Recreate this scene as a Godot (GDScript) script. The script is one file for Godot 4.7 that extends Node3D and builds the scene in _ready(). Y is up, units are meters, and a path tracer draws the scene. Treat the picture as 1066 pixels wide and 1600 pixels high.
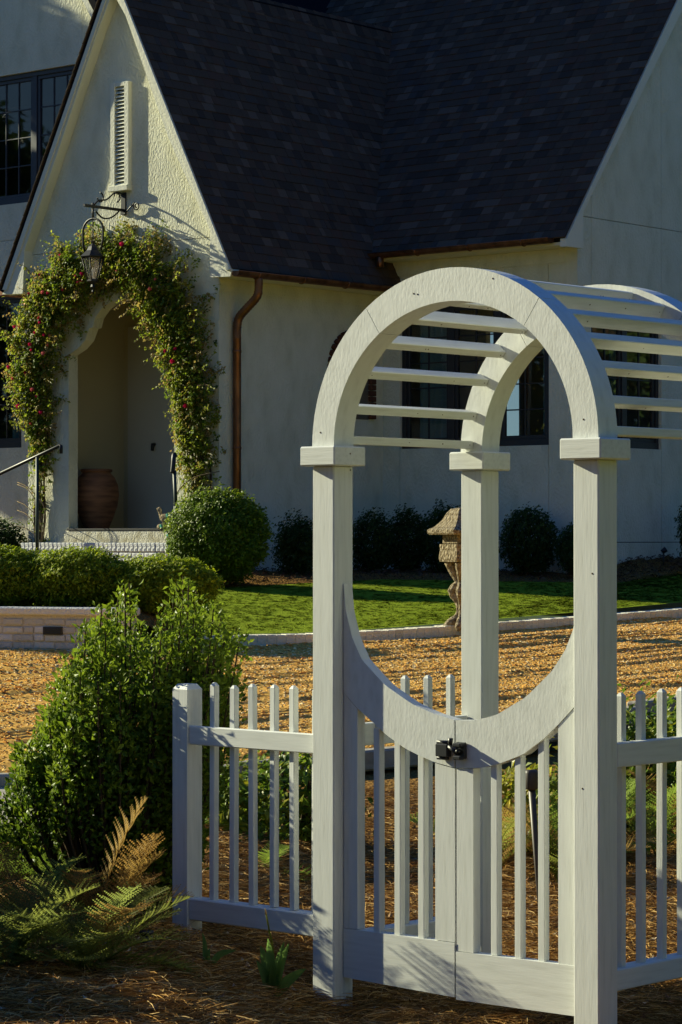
extends Node3D
# A white garden arbor with a gate before a gravel drive, a lawn and a stucco cottage.
# Units are metres, y up. The eye stands EYE above the ground by the gate and looks along -z.

const EYE := 1.45
const ARBOR_TURN := -0.7388
const HOUSE_TURN := -0.70337

var mats := {}
var names := {}
var rng := RandomNumberGenerator.new()
var house: Node3D


func _ready() -> void:
	rng.seed = 71
	var cam := Camera3D.new()
	cam.name = "camera"
	cam.fov = 21.84
	cam.near = 0.05
	cam.far = 4000.0
	cam.position = Vector3(0, EYE, 0)
	cam.rotation = Vector3(0.00964, 0, 0)
	add_child(cam)
	cam.current = true

	var sky_mat := ProceduralSkyMaterial.new()
	sky_mat.sky_top_color = Color(0.13, 0.33, 0.64)
	sky_mat.sky_horizon_color = Color(0.53, 0.66, 0.67)
	sky_mat.sky_curve = 0.18
	sky_mat.ground_bottom_color = Color(0.16, 0.15, 0.11)
	sky_mat.ground_horizon_color = Color(0.4, 0.45, 0.45)
	sky_mat.sun_angle_max = 12.0
	var sky := Sky.new()
	sky.sky_material = sky_mat
	var env := Environment.new()
	env.background_mode = Environment.BG_SKY
	env.sky = sky
	env.background_energy_multiplier = 0.62
	env.tonemap_mode = Environment.TONE_MAPPER_LINEAR
	env.tonemap_exposure = 1.75
	env.sdfgi_enabled = true
	env.ssao_enabled = true
	env.ssil_enabled = true
	var world := WorldEnvironment.new()
	world.name = "world_environment"
	world.environment = env
	add_child(world)

	var sun := DirectionalLight3D.new()
	sun.name = "sun"
	sun.light_energy = 1.6
	sun.light_color = Color(1.0, 0.985, 0.84)
	sun.light_angular_distance = 0.5
	sun.shadow_enabled = true
	add_child(sun)
	sun.look_at_from_position(Vector3.ZERO, Vector3(0.898, -0.415, 0.499), Vector3.UP)

	make_materials()
	build_ground()
	build_house()
	build_arbor()
	build_gate()
	build_fence()
	build_masonry()
	build_house_things()
	build_vines()
	build_shrubs()
	build_front_plants()
	build_litter()
	build_far_trees()


# ---------------------------------------------------------------- helpers

func lin(r: float, g: float, b: float) -> Color:
	return Color(r, g, b).linear_to_srgb()


func at(x: float, y: float, depth: float) -> Vector3:
	return Vector3(x, y + EYE, -depth)


func numbered(called: String, parent: Node) -> String:
	var key := "%d/%s" % [parent.get_instance_id(), called]
	var n: int = names.get(key, 0)
	names[key] = n + 1
	return called if n == 0 else "%s_%03d" % [called, n]


func mesh_of(shape) -> Mesh:
	if shape is SurfaceTool:
		shape.generate_normals()
		return shape.commit()
	return shape


func obj(called: String, shape, mat: Material, parent: Node, xf := Transform3D.IDENTITY) -> MeshInstance3D:
	var o := MeshInstance3D.new()
	o.name = numbered(called, parent)
	o.mesh = mesh_of(shape)
	o.material_override = mat
	o.transform = xf
	parent.add_child(o, true)
	return o


func tag(o: Node, label := "", category := "", group := "", kind := "") -> void:
	if label:
		o.set_meta("label", label)
	if category:
		o.set_meta("category", category)
	if group:
		o.set_meta("group", group)
	if kind:
		o.set_meta("kind", kind)


func thing(called: String, label: String, category: String, where := Vector3.ZERO, turn := 0.0, group := "") -> Node3D:
	var o := Node3D.new()
	o.name = numbered(called, self)
	add_child(o, true)
	o.position = where
	o.rotation.y = turn
	tag(o, label, category, group)
	return o


func struct(called: String, shape, mat: Material, parent: Node = self) -> MeshInstance3D:
	var o := obj(called, shape, mat, parent)
	tag(o, "", "", "", "structure")
	return o


func st_flat() -> SurfaceTool:
	var st := SurfaceTool.new()
	st.begin(Mesh.PRIMITIVE_TRIANGLES)
	st.set_smooth_group(-1)
	return st


func st_smooth() -> SurfaceTool:
	var st := SurfaceTool.new()
	st.begin(Mesh.PRIMITIVE_TRIANGLES)
	st.set_smooth_group(0)
	return st


func tri(st: SurfaceTool, a: Vector3, b: Vector3, c: Vector3) -> void:
	st.add_vertex(a)
	st.add_vertex(c)
	st.add_vertex(b)


func quad(st: SurfaceTool, a: Vector3, b: Vector3, c: Vector3, d: Vector3) -> void:
	tri(st, a, b, c)
	tri(st, a, c, d)


# a flat face whose corners are turned so that it looks along out
func face(st: SurfaceTool, p: Array, out: Vector3) -> void:
	var n: Vector3 = (p[1] - p[0]).cross(p[2] - p[0])
	var ahead := n.dot(out) >= 0
	for i in range(1, p.size() - 1):
		if ahead:
			tri(st, p[0], p[i], p[i + 1])
		else:
			tri(st, p[0], p[i + 1], p[i])


# a box with chamfered edges
func cbox(st: SurfaceTool, c: Vector3, size: Vector3, b := 0.004, turn := Basis.IDENTITY) -> void:
	var h := size / 2
	b = minf(b, minf(h.x, minf(h.y, h.z)) * 0.6)
	var pt := func(s: Vector3, axis: int) -> Vector3:
		var v := Vector3(s.x * (h.x - b), s.y * (h.y - b), s.z * (h.z - b))
		v[axis] = s[axis] * h[axis]
		return c + turn * v
	for axis in 3:
		var o1 := (axis + 1) % 3
		var o2 := (axis + 2) % 3
		for s in [-1.0, 1.0]:
			var ring := []
			for k in [[-1, -1], [1, -1], [1, 1], [-1, 1]]:
				var v := Vector3.ZERO
				v[axis] = s
				v[o1] = k[0]
				v[o2] = k[1]
				ring.append(pt.call(v, axis))
			var out := Vector3.ZERO
			out[axis] = s
			face(st, ring, turn * out)
			for s2 in [-1.0, 1.0]:
				var e := []
				for k in [-1.0, 1.0]:
					var v := Vector3.ZERO
					v[axis] = s
					v[o1] = s2
					v[o2] = k
					e.append([pt.call(v, axis), pt.call(v, o1)])
				var eo := Vector3.ZERO
				eo[axis] = s
				eo[o1] = s2
				face(st, [e[0][0], e[1][0], e[1][1], e[0][1]], turn * eo)
	for sx in [-1.0, 1.0]:
		for sy in [-1.0, 1.0]:
			for sz in [-1.0, 1.0]:
				var s := Vector3(sx, sy, sz)
				face(st, [pt.call(s, 0), pt.call(s, 1), pt.call(s, 2)], turn * s)


func box(st: SurfaceTool, lo: Vector3, hi: Vector3, b := 0.0) -> void:
	if b > 0:
		cbox(st, (lo + hi) / 2, hi - lo, b)
		return
	var v := func(x: int, y: int, z: int) -> Vector3:
		return Vector3(hi.x if x else lo.x, hi.y if y else lo.y, hi.z if z else lo.z)
	for f in [[[0, 0, 0], [0, 1, 0], [0, 1, 1], [0, 0, 1], Vector3.LEFT], [[1, 0, 0], [1, 1, 0], [1, 1, 1], [1, 0, 1], Vector3.RIGHT],
			[[0, 0, 0], [1, 0, 0], [1, 0, 1], [0, 0, 1], Vector3.DOWN], [[0, 1, 0], [1, 1, 0], [1, 1, 1], [0, 1, 1], Vector3.UP],
			[[0, 0, 0], [1, 0, 0], [1, 1, 0], [0, 1, 0], Vector3.FORWARD], [[0, 0, 1], [1, 0, 1], [1, 1, 1], [0, 1, 1], Vector3.BACK]]:
		var p := []
		for k in 4:
			p.append(v.call(f[k][0], f[k][1], f[k][2]))
		face(st, p, f[4])


func box_mesh(lo: Vector3, hi: Vector3, b := 0.004) -> Mesh:
	var st := st_flat()
	box(st, lo, hi, b)
	return mesh_of(st)


# a polygon in the xy plane pushed along z
func prism(st: SurfaceTool, poly: PackedVector2Array, z0: float, z1: float) -> void:
	if Geometry2D.is_polygon_clockwise(poly):
		poly.reverse()
	var ids := Geometry2D.triangulate_polygon(poly)
	for i in range(0, ids.size(), 3):
		var a := poly[ids[i]]
		var b := poly[ids[i + 1]]
		var c := poly[ids[i + 2]]
		face(st, [Vector3(a.x, a.y, z1), Vector3(b.x, b.y, z1), Vector3(c.x, c.y, z1)], Vector3.BACK)
		face(st, [Vector3(a.x, a.y, z0), Vector3(b.x, b.y, z0), Vector3(c.x, c.y, z0)], Vector3.FORWARD)
	for i in poly.size():
		var a := poly[i]
		var b := poly[(i + 1) % poly.size()]
		quad(st, Vector3(a.x, a.y, z0), Vector3(b.x, b.y, z0), Vector3(b.x, b.y, z1), Vector3(a.x, a.y, z1))


func pv(list: Array) -> PackedVector2Array:
	var p := PackedVector2Array()
	for i in range(0, list.size(), 2):
		p.append(Vector2(list[i], list[i + 1]))
	return p


func tube(st: SurfaceTool, pts: Array, radii: Array, n := 8, caps := true) -> void:
	var rings := []
	var side := Vector3.ZERO
	for i in pts.size():
		var d: Vector3 = (pts[mini(i + 1, pts.size() - 1)] - pts[maxi(i - 1, 0)]).normalized()
		if i == 0:
			side = d.cross(Vector3.UP if absf(d.y) < 0.9 else Vector3.RIGHT).normalized()
		else:
			side = (side - d * side.dot(d)).normalized()
		var up := d.cross(side)
		var ring := []
		var r: float = radii[mini(i, radii.size() - 1)]
		for k in n:
			var a := TAU * k / n
			ring.append(pts[i] + (side * cos(a) + up * sin(a)) * r)
		rings.append(ring)
	for i in range(rings.size() - 1):
		for k in n:
			var k2 := (k + 1) % n
			quad(st, rings[i][k], rings[i][k2], rings[i + 1][k2], rings[i + 1][k])
	if caps:
		for e in [0, rings.size() - 1]:
			var out: Vector3 = pts[0] - pts[1] if e == 0 else pts[-1] - pts[-2]
			face(st, rings[e], out)


# radius and height pairs turned about y
func lathe(st: SurfaceTool, prof: Array, n := 24, c := Vector3.ZERO, turn := 0.0) -> void:
	for i in range(prof.size() - 1):
		var a: Vector2 = prof[i]
		var b: Vector2 = prof[i + 1]
		for k in n:
			var t0 := TAU * k / n + turn
			var t1 := TAU * (k + 1) / n + turn
			var p := func(v: Vector2, t: float) -> Vector3: return c + Vector3(cos(t) * v.x, v.y, sin(t) * v.x)
			var q := [p.call(a, t0), p.call(a, t1), p.call(b, t1), p.call(b, t0)]
			if a.x < 0.0005:
				tri(st, q[0], q[3], q[2])
			elif b.x < 0.0005:
				tri(st, q[0], q[2], q[1])
			else:
				tri(st, q[0], q[2], q[1])
				tri(st, q[0], q[3], q[2])


func curve_points(pts: Array, n: int) -> Array:
	var c := Curve3D.new()
	c.bake_interval = 0.02
	for i in pts.size():
		var t: Vector3 = (pts[mini(i + 1, pts.size() - 1)] - pts[maxi(i - 1, 0)]) / 6.0
		c.add_point(pts[i], -t, t)
	var out := []
	for i in n:
		out.append(c.sample_baked(c.get_baked_length() * i / (n - 1.0)))
	return out


func scatter(called: String, parent: Node, mesh: Mesh, mat: Material, xs: Array, cols: Array, kind := "stuff") -> MultiMeshInstance3D:
	var mm := MultiMesh.new()
	mm.transform_format = MultiMesh.TRANSFORM_3D
	mm.use_colors = true
	mm.mesh = mesh
	mm.instance_count = xs.size()
	for i in xs.size():
		mm.set_instance_transform(i, xs[i])
		mm.set_instance_color(i, cols[i])
	var o := MultiMeshInstance3D.new()
	o.name = numbered(called, parent)
	o.multimesh = mm
	o.material_override = mat
	parent.add_child(o, true)
	if kind:
		o.set_meta("kind", kind)
	return o


func rand_dir() -> Vector3:
	var z := rng.randf_range(-1, 1)
	var a := rng.randf() * TAU
	var r := sqrt(1 - z * z)
	return Vector3(r * cos(a), z, r * sin(a))


# a basis whose y runs along dir with a random roll
func grow(dir: Vector3, roll: float) -> Basis:
	var y := dir.normalized()
	var x := y.cross(Vector3(0.31, 0.2, 0.93)).normalized()
	x = x.rotated(y, roll)
	return Basis(x, y, x.cross(y))


# a leaf basis: its face looks along n, its tip points anywhere
func facing(n: Vector3, roll: float) -> Basis:
	var z := n.normalized()
	var y := z.cross(Vector3(0.31, 0.2, 0.93)).normalized().rotated(z, roll)
	return Basis(y.cross(z), y, z)


func pick(cols: Array, spread := 0.25) -> Color:
	var c: Color = cols[rng.randi() % cols.size()]
	var k := 1.0 + rng.randf_range(-spread, spread)
	return Color(c.r * k, c.g * k, c.b * k)


# a folded leaf of unit length along y
func leaf_mesh(width := 0.5, fold := 0.12, droop := 0.1) -> Mesh:
	var st := st_flat()
	var w := width / 2
	var b := Vector3.ZERO
	var t := Vector3(0, 1, -droop)
	var l := Vector3(-w, 0.5, fold)
	var r := Vector3(w, 0.5, fold)
	var m := Vector3(0, 0.5, 0)
	tri(st, b, m, l)
	tri(st, m, t, l)
	tri(st, b, r, m)
	tri(st, m, r, t)
	return mesh_of(st)


# ---------------------------------------------------------------- materials

func noise(kind: int, freq: float, oct: int, sd: int) -> FastNoiseLite:
	var n := FastNoiseLite.new()
	n.noise_type = kind as FastNoiseLite.NoiseType
	n.frequency = freq
	n.fractal_octaves = oct
	n.fractal_type = FastNoiseLite.FRACTAL_FBM if oct > 1 else FastNoiseLite.FRACTAL_NONE
	n.seed = sd
	return n


func noise_tex(n: FastNoiseLite, side: int, ramp: Array = []) -> NoiseTexture2D:
	var t := NoiseTexture2D.new()
	t.width = side
	t.height = side
	t.seamless = true
	t.seamless_blend_skirt = 0.15
	t.noise = n
	if ramp:
		var g := Gradient.new()
		g.offsets = PackedFloat32Array(ramp[0])
		g.colors = PackedColorArray(ramp[1])
		t.color_ramp = g
	return t


func mat(called: String, c: Color, rough := 0.7) -> StandardMaterial3D:
	var m := StandardMaterial3D.new()
	m.resource_name = called
	m.albedo_color = c
	m.roughness = rough
	if rough > 0.8:
		m.metallic_specular = 0.12
	mats[called] = m
	return m


func tri_scale(m: StandardMaterial3D, s: Vector3, in_world := false) -> void:
	m.uv1_triplanar = true
	m.uv1_world_triplanar = in_world
	m.uv1_scale = s
	m.uv1_triplanar_sharpness = 4.0


func relief(m: StandardMaterial3D, t: Texture2D, cm: float) -> void:
	m.heightmap_enabled = true
	m.heightmap_texture = t
	m.heightmap_scale = cm


func make_materials() -> void:
	# painted wood, its grain running along x, y or z
	var grain := noise_tex(noise(FastNoiseLite.TYPE_SIMPLEX, 0.02, 5, 3), 512)
	var paint_tone := noise_tex(noise(FastNoiseLite.TYPE_SIMPLEX, 0.006, 4, 8), 512, [[0.0, 0.3, 0.6, 1.0], [lin(0.57, 0.575, 0.53), lin(0.63, 0.64, 0.60), lin(0.655, 0.665, 0.625), lin(0.69, 0.70, 0.66)]])
	for k in [["paint_x", Vector3(1.1, 13, 13)], ["paint_y", Vector3(13, 1.1, 13)], ["paint_z", Vector3(13, 13, 1.1)], ["paint_arch", Vector3(7, 3.0, 7)]]:
		var m := mat(k[0], Color.WHITE, 0.5)
		m.albedo_texture = paint_tone
		tri_scale(m, k[1])
		relief(m, grain, 0.018 if k[0] != "paint_arch" else 0.028)
	# stucco
	var rough_noise := noise(FastNoiseLite.TYPE_SIMPLEX_SMOOTH, 0.014, 4, 21)
	rough_noise.fractal_type = FastNoiseLite.FRACTAL_RIDGED
	rough_noise.fractal_gain = 0.55
	rough_noise.domain_warp_enabled = true
	rough_noise.domain_warp_amplitude = 12.0
	rough_noise.domain_warp_frequency = 0.01
	var stucco_height := noise_tex(rough_noise, 1024)
	var stucco_tone := noise_tex(noise(FastNoiseLite.TYPE_SIMPLEX, 0.004, 5, 5), 512, [[0.0, 0.45, 1.0], [lin(0.58, 0.565, 0.42), lin(0.66, 0.645, 0.495), lin(0.71, 0.695, 0.55)]])
	var m1 := mat("stucco", Color.WHITE, 0.9)
	m1.albedo_texture = stucco_tone
	tri_scale(m1, Vector3(1.25, 0.6, 1.25))
	relief(m1, stucco_height, 1.0)
	var m2 := mat("trim", lin(0.68, 0.665, 0.53), 0.75)
	relief(m2, grain, 0.2)
	tri_scale(m2, Vector3(2, 2, 2))
	var m2b := mat("sill_stucco", Color.WHITE, 0.9)
	m2b.albedo_texture = noise_tex(noise(FastNoiseLite.TYPE_SIMPLEX, 0.015, 4, 15), 256, [[0.0, 0.5, 1.0], [lin(0.4, 0.36, 0.25), lin(0.56, 0.53, 0.42), lin(0.66, 0.63, 0.52)]])
	tri_scale(m2b, Vector3(1.2, 1.2, 1.2))
	relief(m2b, stucco_height, 1.2)
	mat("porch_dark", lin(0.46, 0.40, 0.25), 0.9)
	mat("door_paint", lin(0.46, 0.43, 0.34), 0.6)
	mat("interior", lin(0.25, 0.22, 0.18), 0.9)
	# roof
	var tones := [lin(0.082, 0.058, 0.041), lin(0.066, 0.048, 0.036), lin(0.098, 0.069, 0.048), lin(0.090, 0.056, 0.039), lin(0.122, 0.088, 0.063), lin(0.056, 0.042, 0.032), lin(0.070, 0.056, 0.047)]
	var grit := noise_tex(noise(FastNoiseLite.TYPE_SIMPLEX, 0.12, 3, 9), 256)
	for i in tones.size():
		var s := mat("shingle_%d" % i, tones[i], 0.85)
		tri_scale(s, Vector3(4, 4, 4))
		relief(s, grit, 0.25)
	mat("roof_deck", lin(0.012, 0.012, 0.015), 0.9)
	# copper, iron, glass
	var cu := mat("copper", Color.WHITE, 0.42)
	cu.metallic = 0.75
	cu.albedo_texture = noise_tex(noise(FastNoiseLite.TYPE_SIMPLEX, 0.01, 4, 31), 256, [[0.0, 0.5, 1.0], [lin(0.10, 0.045, 0.022), lin(0.21, 0.09, 0.042), lin(0.30, 0.145, 0.075)]])
	tri_scale(cu, Vector3(1.5, 0.8, 1.5))
	var iron := mat("iron", lin(0.012, 0.012, 0.013), 0.45)
	iron.metallic = 0.3
	mat("iron_green", lin(0.010, 0.030, 0.024), 0.5)
	mat("frame_dark", lin(0.022, 0.020, 0.021), 0.45)
	mat("frame_blue", lin(0.030, 0.034, 0.045), 0.45)
	var gl := mat("glass", Color(0.02, 0.025, 0.03, 0.12), 0.02)
	gl.transparency = BaseMaterial3D.TRANSPARENCY_ALPHA
	gl.metallic_specular = 0.7
	var lg := mat("lamp_glass", Color(0.75, 0.7, 0.62, 0.22), 0.08)
	lg.transparency = BaseMaterial3D.TRANSPARENCY_ALPHA
	var cur := mat("curtain", lin(0.16, 0.27, 0.25), 0.9)
	cur.backlight_enabled = true
	cur.backlight = Color(0.2, 0.25, 0.24)
	# masonry
	var bt := noise_tex(noise(FastNoiseLite.TYPE_SIMPLEX, 0.02, 5, 41), 256)
	for k in [["brick_white", lin(0.72, 0.72, 0.68)], ["brick_cream", lin(0.58, 0.57, 0.49)], ["brick_cream_pale", lin(0.64, 0.63, 0.56)], ["brick_cream_dull", lin(0.50, 0.48, 0.40)], ["mortar", lin(0.52, 0.48, 0.38)], ["curb_white", lin(0.70, 0.65, 0.50)], ["curb_dull", lin(0.62, 0.56, 0.41)]]:
		var b := mat(k[0], k[1], 0.85)
		tri_scale(b, Vector3(3, 3, 3))
		relief(b, bt, 0.7)
	mat("brick_red", lin(0.10, 0.045, 0.03), 0.9)
	var co := mat("concrete", Color.WHITE, 0.9)
	co.albedo_texture = noise_tex(noise(FastNoiseLite.TYPE_SIMPLEX, 0.02, 5, 51), 512, [[0.0, 0.5, 1.0], [lin(0.27, 0.24, 0.19), lin(0.38, 0.34, 0.27), lin(0.46, 0.42, 0.34)]])
	tri_scale(co, Vector3(0.8, 0.8, 0.8), true)
	relief(co, grit, 0.3)
	var cl := mat("clay", Color.WHITE, 0.8)
	cl.albedo_texture = noise_tex(noise(FastNoiseLite.TYPE_SIMPLEX, 0.012, 4, 61), 256, [[0.0, 0.5, 1.0], [lin(0.11, 0.045, 0.02), lin(0.22, 0.095, 0.04), lin(0.30, 0.14, 0.06)]])
	tri_scale(cl, Vector3(0.6, 4, 0.6))
	var sn := mat("lantern_stone", Color.WHITE, 0.9)
	sn.albedo_texture = noise_tex(noise(FastNoiseLite.TYPE_SIMPLEX, 0.03, 4, 71), 256, [[0.0, 0.4, 0.6, 1.0], [lin(0.06, 0.045, 0.03), lin(0.18, 0.14, 0.085), lin(0.28, 0.225, 0.145), lin(0.40, 0.35, 0.26)]])
	tri_scale(sn, Vector3(3, 3, 3))
	relief(sn, bt, 1.6)
	# ground
	var mu := mat("mulch", Color.WHITE, 0.95)
	mu.albedo_texture = noise_tex(noise(FastNoiseLite.TYPE_SIMPLEX, 0.03, 5, 81), 1024, [[0.0, 0.35, 0.6, 1.0], [lin(0.09, 0.045, 0.013), lin(0.19, 0.098, 0.026), lin(0.28, 0.15, 0.042), lin(0.38, 0.22, 0.07)]])
	tri_scale(mu, Vector3(0.9, 0.9, 0.9), true)
	relief(mu, noise_tex(noise(FastNoiseLite.TYPE_SIMPLEX, 0.05, 4, 82), 512), 3.0)
	var gr := mat("gravel", Color.WHITE, 0.95)
	gr.albedo_texture = noise_tex(noise(FastNoiseLite.TYPE_CELLULAR, 0.06, 2, 91), 1024, [[0.0, 0.4, 0.7, 1.0], [lin(0.30, 0.15, 0.035), lin(0.62, 0.34, 0.075), lin(0.74, 0.44, 0.11), lin(0.82, 0.58, 0.24)]])
	tri_scale(gr, Vector3(0.9, 0.9, 0.9), true)
	var so := mat("soil_green", Color.WHITE, 0.95)
	var sward := noise(FastNoiseLite.TYPE_SIMPLEX, 0.05, 5, 95)
	sward.fractal_gain = 0.7
	so.albedo_texture = noise_tex(sward, 1024, [[0.0, 0.32, 0.5, 0.68, 1.0], [lin(0.03, 0.06, 0.005), lin(0.13, 0.185, 0.010), lin(0.20, 0.26, 0.014), lin(0.26, 0.315, 0.02), lin(0.35, 0.38, 0.05)]])
	tri_scale(so, Vector3(1.0, 1.0, 1.0), true)
	relief(so, noise_tex(sward, 512), 0.8)
	mat("far_ground", lin(0.06, 0.08, 0.03), 0.95)
	# things coloured by their copies
	var tinted := [["stone_tint", 0.85, 0.0], ["leaf", 0.5, 1.0], ["leaf_gloss", 0.4, 0.95], ["grass", 0.6, 0.8], ["straw", 0.7, 0.15], ["petal", 0.6, 0.5], ["far_leaf", 0.6, 0.6]]
	for k in tinted:
		var l := mat(k[0], Color.WHITE, k[1])
		l.vertex_color_use_as_albedo = true
		l.metallic_specular = 0.12 if k[0] in ["grass", "stone_tint", "straw"] else 0.3
		if k[2] > 0:
			l.backlight_enabled = true
			l.backlight = Color(k[2], k[2], k[2])
	var fr_cols := [["frond_gold", lin(0.30, 0.19, 0.05)], ["frond_bronze", lin(0.17, 0.098, 0.026)], ["frond_green", lin(0.068, 0.074, 0.014)], ["frond_dark", lin(0.045, 0.052, 0.012)], ["tulip_leaf", lin(0.05, 0.085, 0.02)], ["frond_lime", lin(0.16, 0.22, 0.03)], ["petal_pink", lin(0.62, 0.03, 0.14)], ["petal_pale", lin(0.7, 0.2, 0.22)], ["straw_pale", lin(0.4, 0.3, 0.14)]]
	for k in fr_cols:
		var f := mat(k[0], k[1], 0.55)
		f.metallic_specular = 0.12
		f.backlight_enabled = true
		# light that comes through has the frond's own colour
		var top: float = maxf(k[1].r, maxf(k[1].g, k[1].b))
		var lc: Color = k[1].srgb_to_linear()
		var most := maxf(lc.r, maxf(lc.g, lc.b))
		f.backlight = Color(lc.r / most * 0.35, lc.g / most * 0.35, lc.b / most * 0.35).linear_to_srgb() if top > 0 else Color.BLACK
	mat("stem", lin(0.07, 0.05, 0.03), 0.85)
	mat("stem_pale", lin(0.20, 0.15, 0.09), 0.85)
	var bark := mat("bark", lin(0.09, 0.065, 0.045), 0.9)
	tri_scale(bark, Vector3(2, 0.6, 2))
	relief(bark, bt, 3.0)
	mat("tie_teal", lin(0.02, 0.35, 0.22), 0.5)
	mat("black_plastic", lin(0.010, 0.010, 0.011), 0.4)
	mat("lamp_brown", lin(0.045, 0.032, 0.024), 0.5)
	mat("nail", lin(0.10, 0.06, 0.03), 0.8)


# ---------------------------------------------------------------- ground

func front_y(x: float, d: float) -> float:
	var y := -1.43 + 0.072 * clampf((d - 8.0) / 6.0, 0, 1)
	y += 0.17 * smoothstep(0.05, -0.6, x) * smoothstep(12.4, 10.8, d)
	y += 0.018 * sin(x * 5.1 + d * 2.3) * cos(d * 4.2 - x * 1.7) * smoothstep(14.0, 12.5, d)
	return y


func gravel_y(x: float, d: float) -> float:
	return -1.946 + 0.042 * d


func lawn_y(x: float, d: float) -> float:
	return -0.854 - 0.0117 * x + 0.0704 * (d - 24.0)


func line_at(pts: Array, t: float) -> Vector2:
	var f := clampf(t, 0, 1) * (pts.size() - 1)
	var i := mini(int(f), pts.size() - 2)
	return pts[i].lerp(pts[i + 1], f - i)


func even(pts: Array, n: int) -> Array:
	var c := Curve2D.new()
	for i in pts.size():
		var t: Vector2 = (pts[mini(i + 1, pts.size() - 1)] - pts[maxi(i - 1, 0)]) / 7.0
		c.add_point(pts[i], -t, t)
	var out := []
	for i in n:
		out.append(c.sample_baked(c.get_baked_length() * i / (n - 1.0)))
	return out


# x and depth of the drive's near edge, of its far edge and of the lawn's upper edge
var near_edge := []
var far_edge := []
var upper_edge := []


func sheet(near: Array, far: Array, rows: int, height: Callable) -> SurfaceTool:
	var st := st_smooth()
	var grid := []
	for i in near.size():
		var col := []
		for k in rows + 1:
			var p: Vector2 = near[i].lerp(far[i], float(k) / rows)
			col.append(at(p.x, height.call(p.x, p.y), p.y))
		grid.append(col)
	for i in near.size() - 1:
		for k in rows:
			quad(st, grid[i][k], grid[i + 1][k], grid[i + 1][k + 1], grid[i][k + 1])
	return st


func rut(p: Vector2) -> float:
	# shallow grooves that tyres and rakes left along the drive, between low swells
	var a := (p.y - p.x * 0.86) * 0.76 + 0.12 * sin(p.x * 0.9) + 0.05 * sin(p.x * 2.3 + p.y)
	var h := 0.010 * sin(a * 5.1 + 0.6 * sin(p.x * 0.7))
	for k in [[0.47, 0.0, 0.040, 0.048, 1.1], [0.31, 0.13, 0.030, 0.034, 2.3], [0.83, 0.4, 0.06, 0.055, 0.4]]:
		var cell: float = a / k[0] + k[1]
		var off: float = (cell - roundf(cell)) * k[0]
		var there := smoothstep(-0.35, 0.35, sin(p.x * 1.3 * k[4] + roundf(cell) * 2.7) + 0.35 * sin(p.x * 4.1 + roundf(cell)))
		h -= k[3] * there * exp(-off * off / (k[2] * k[2]))
		var berm: float = off + k[2] * 1.5
		h += k[3] * 0.55 * there * exp(-berm * berm / (k[2] * k[2]))
	return h


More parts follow.
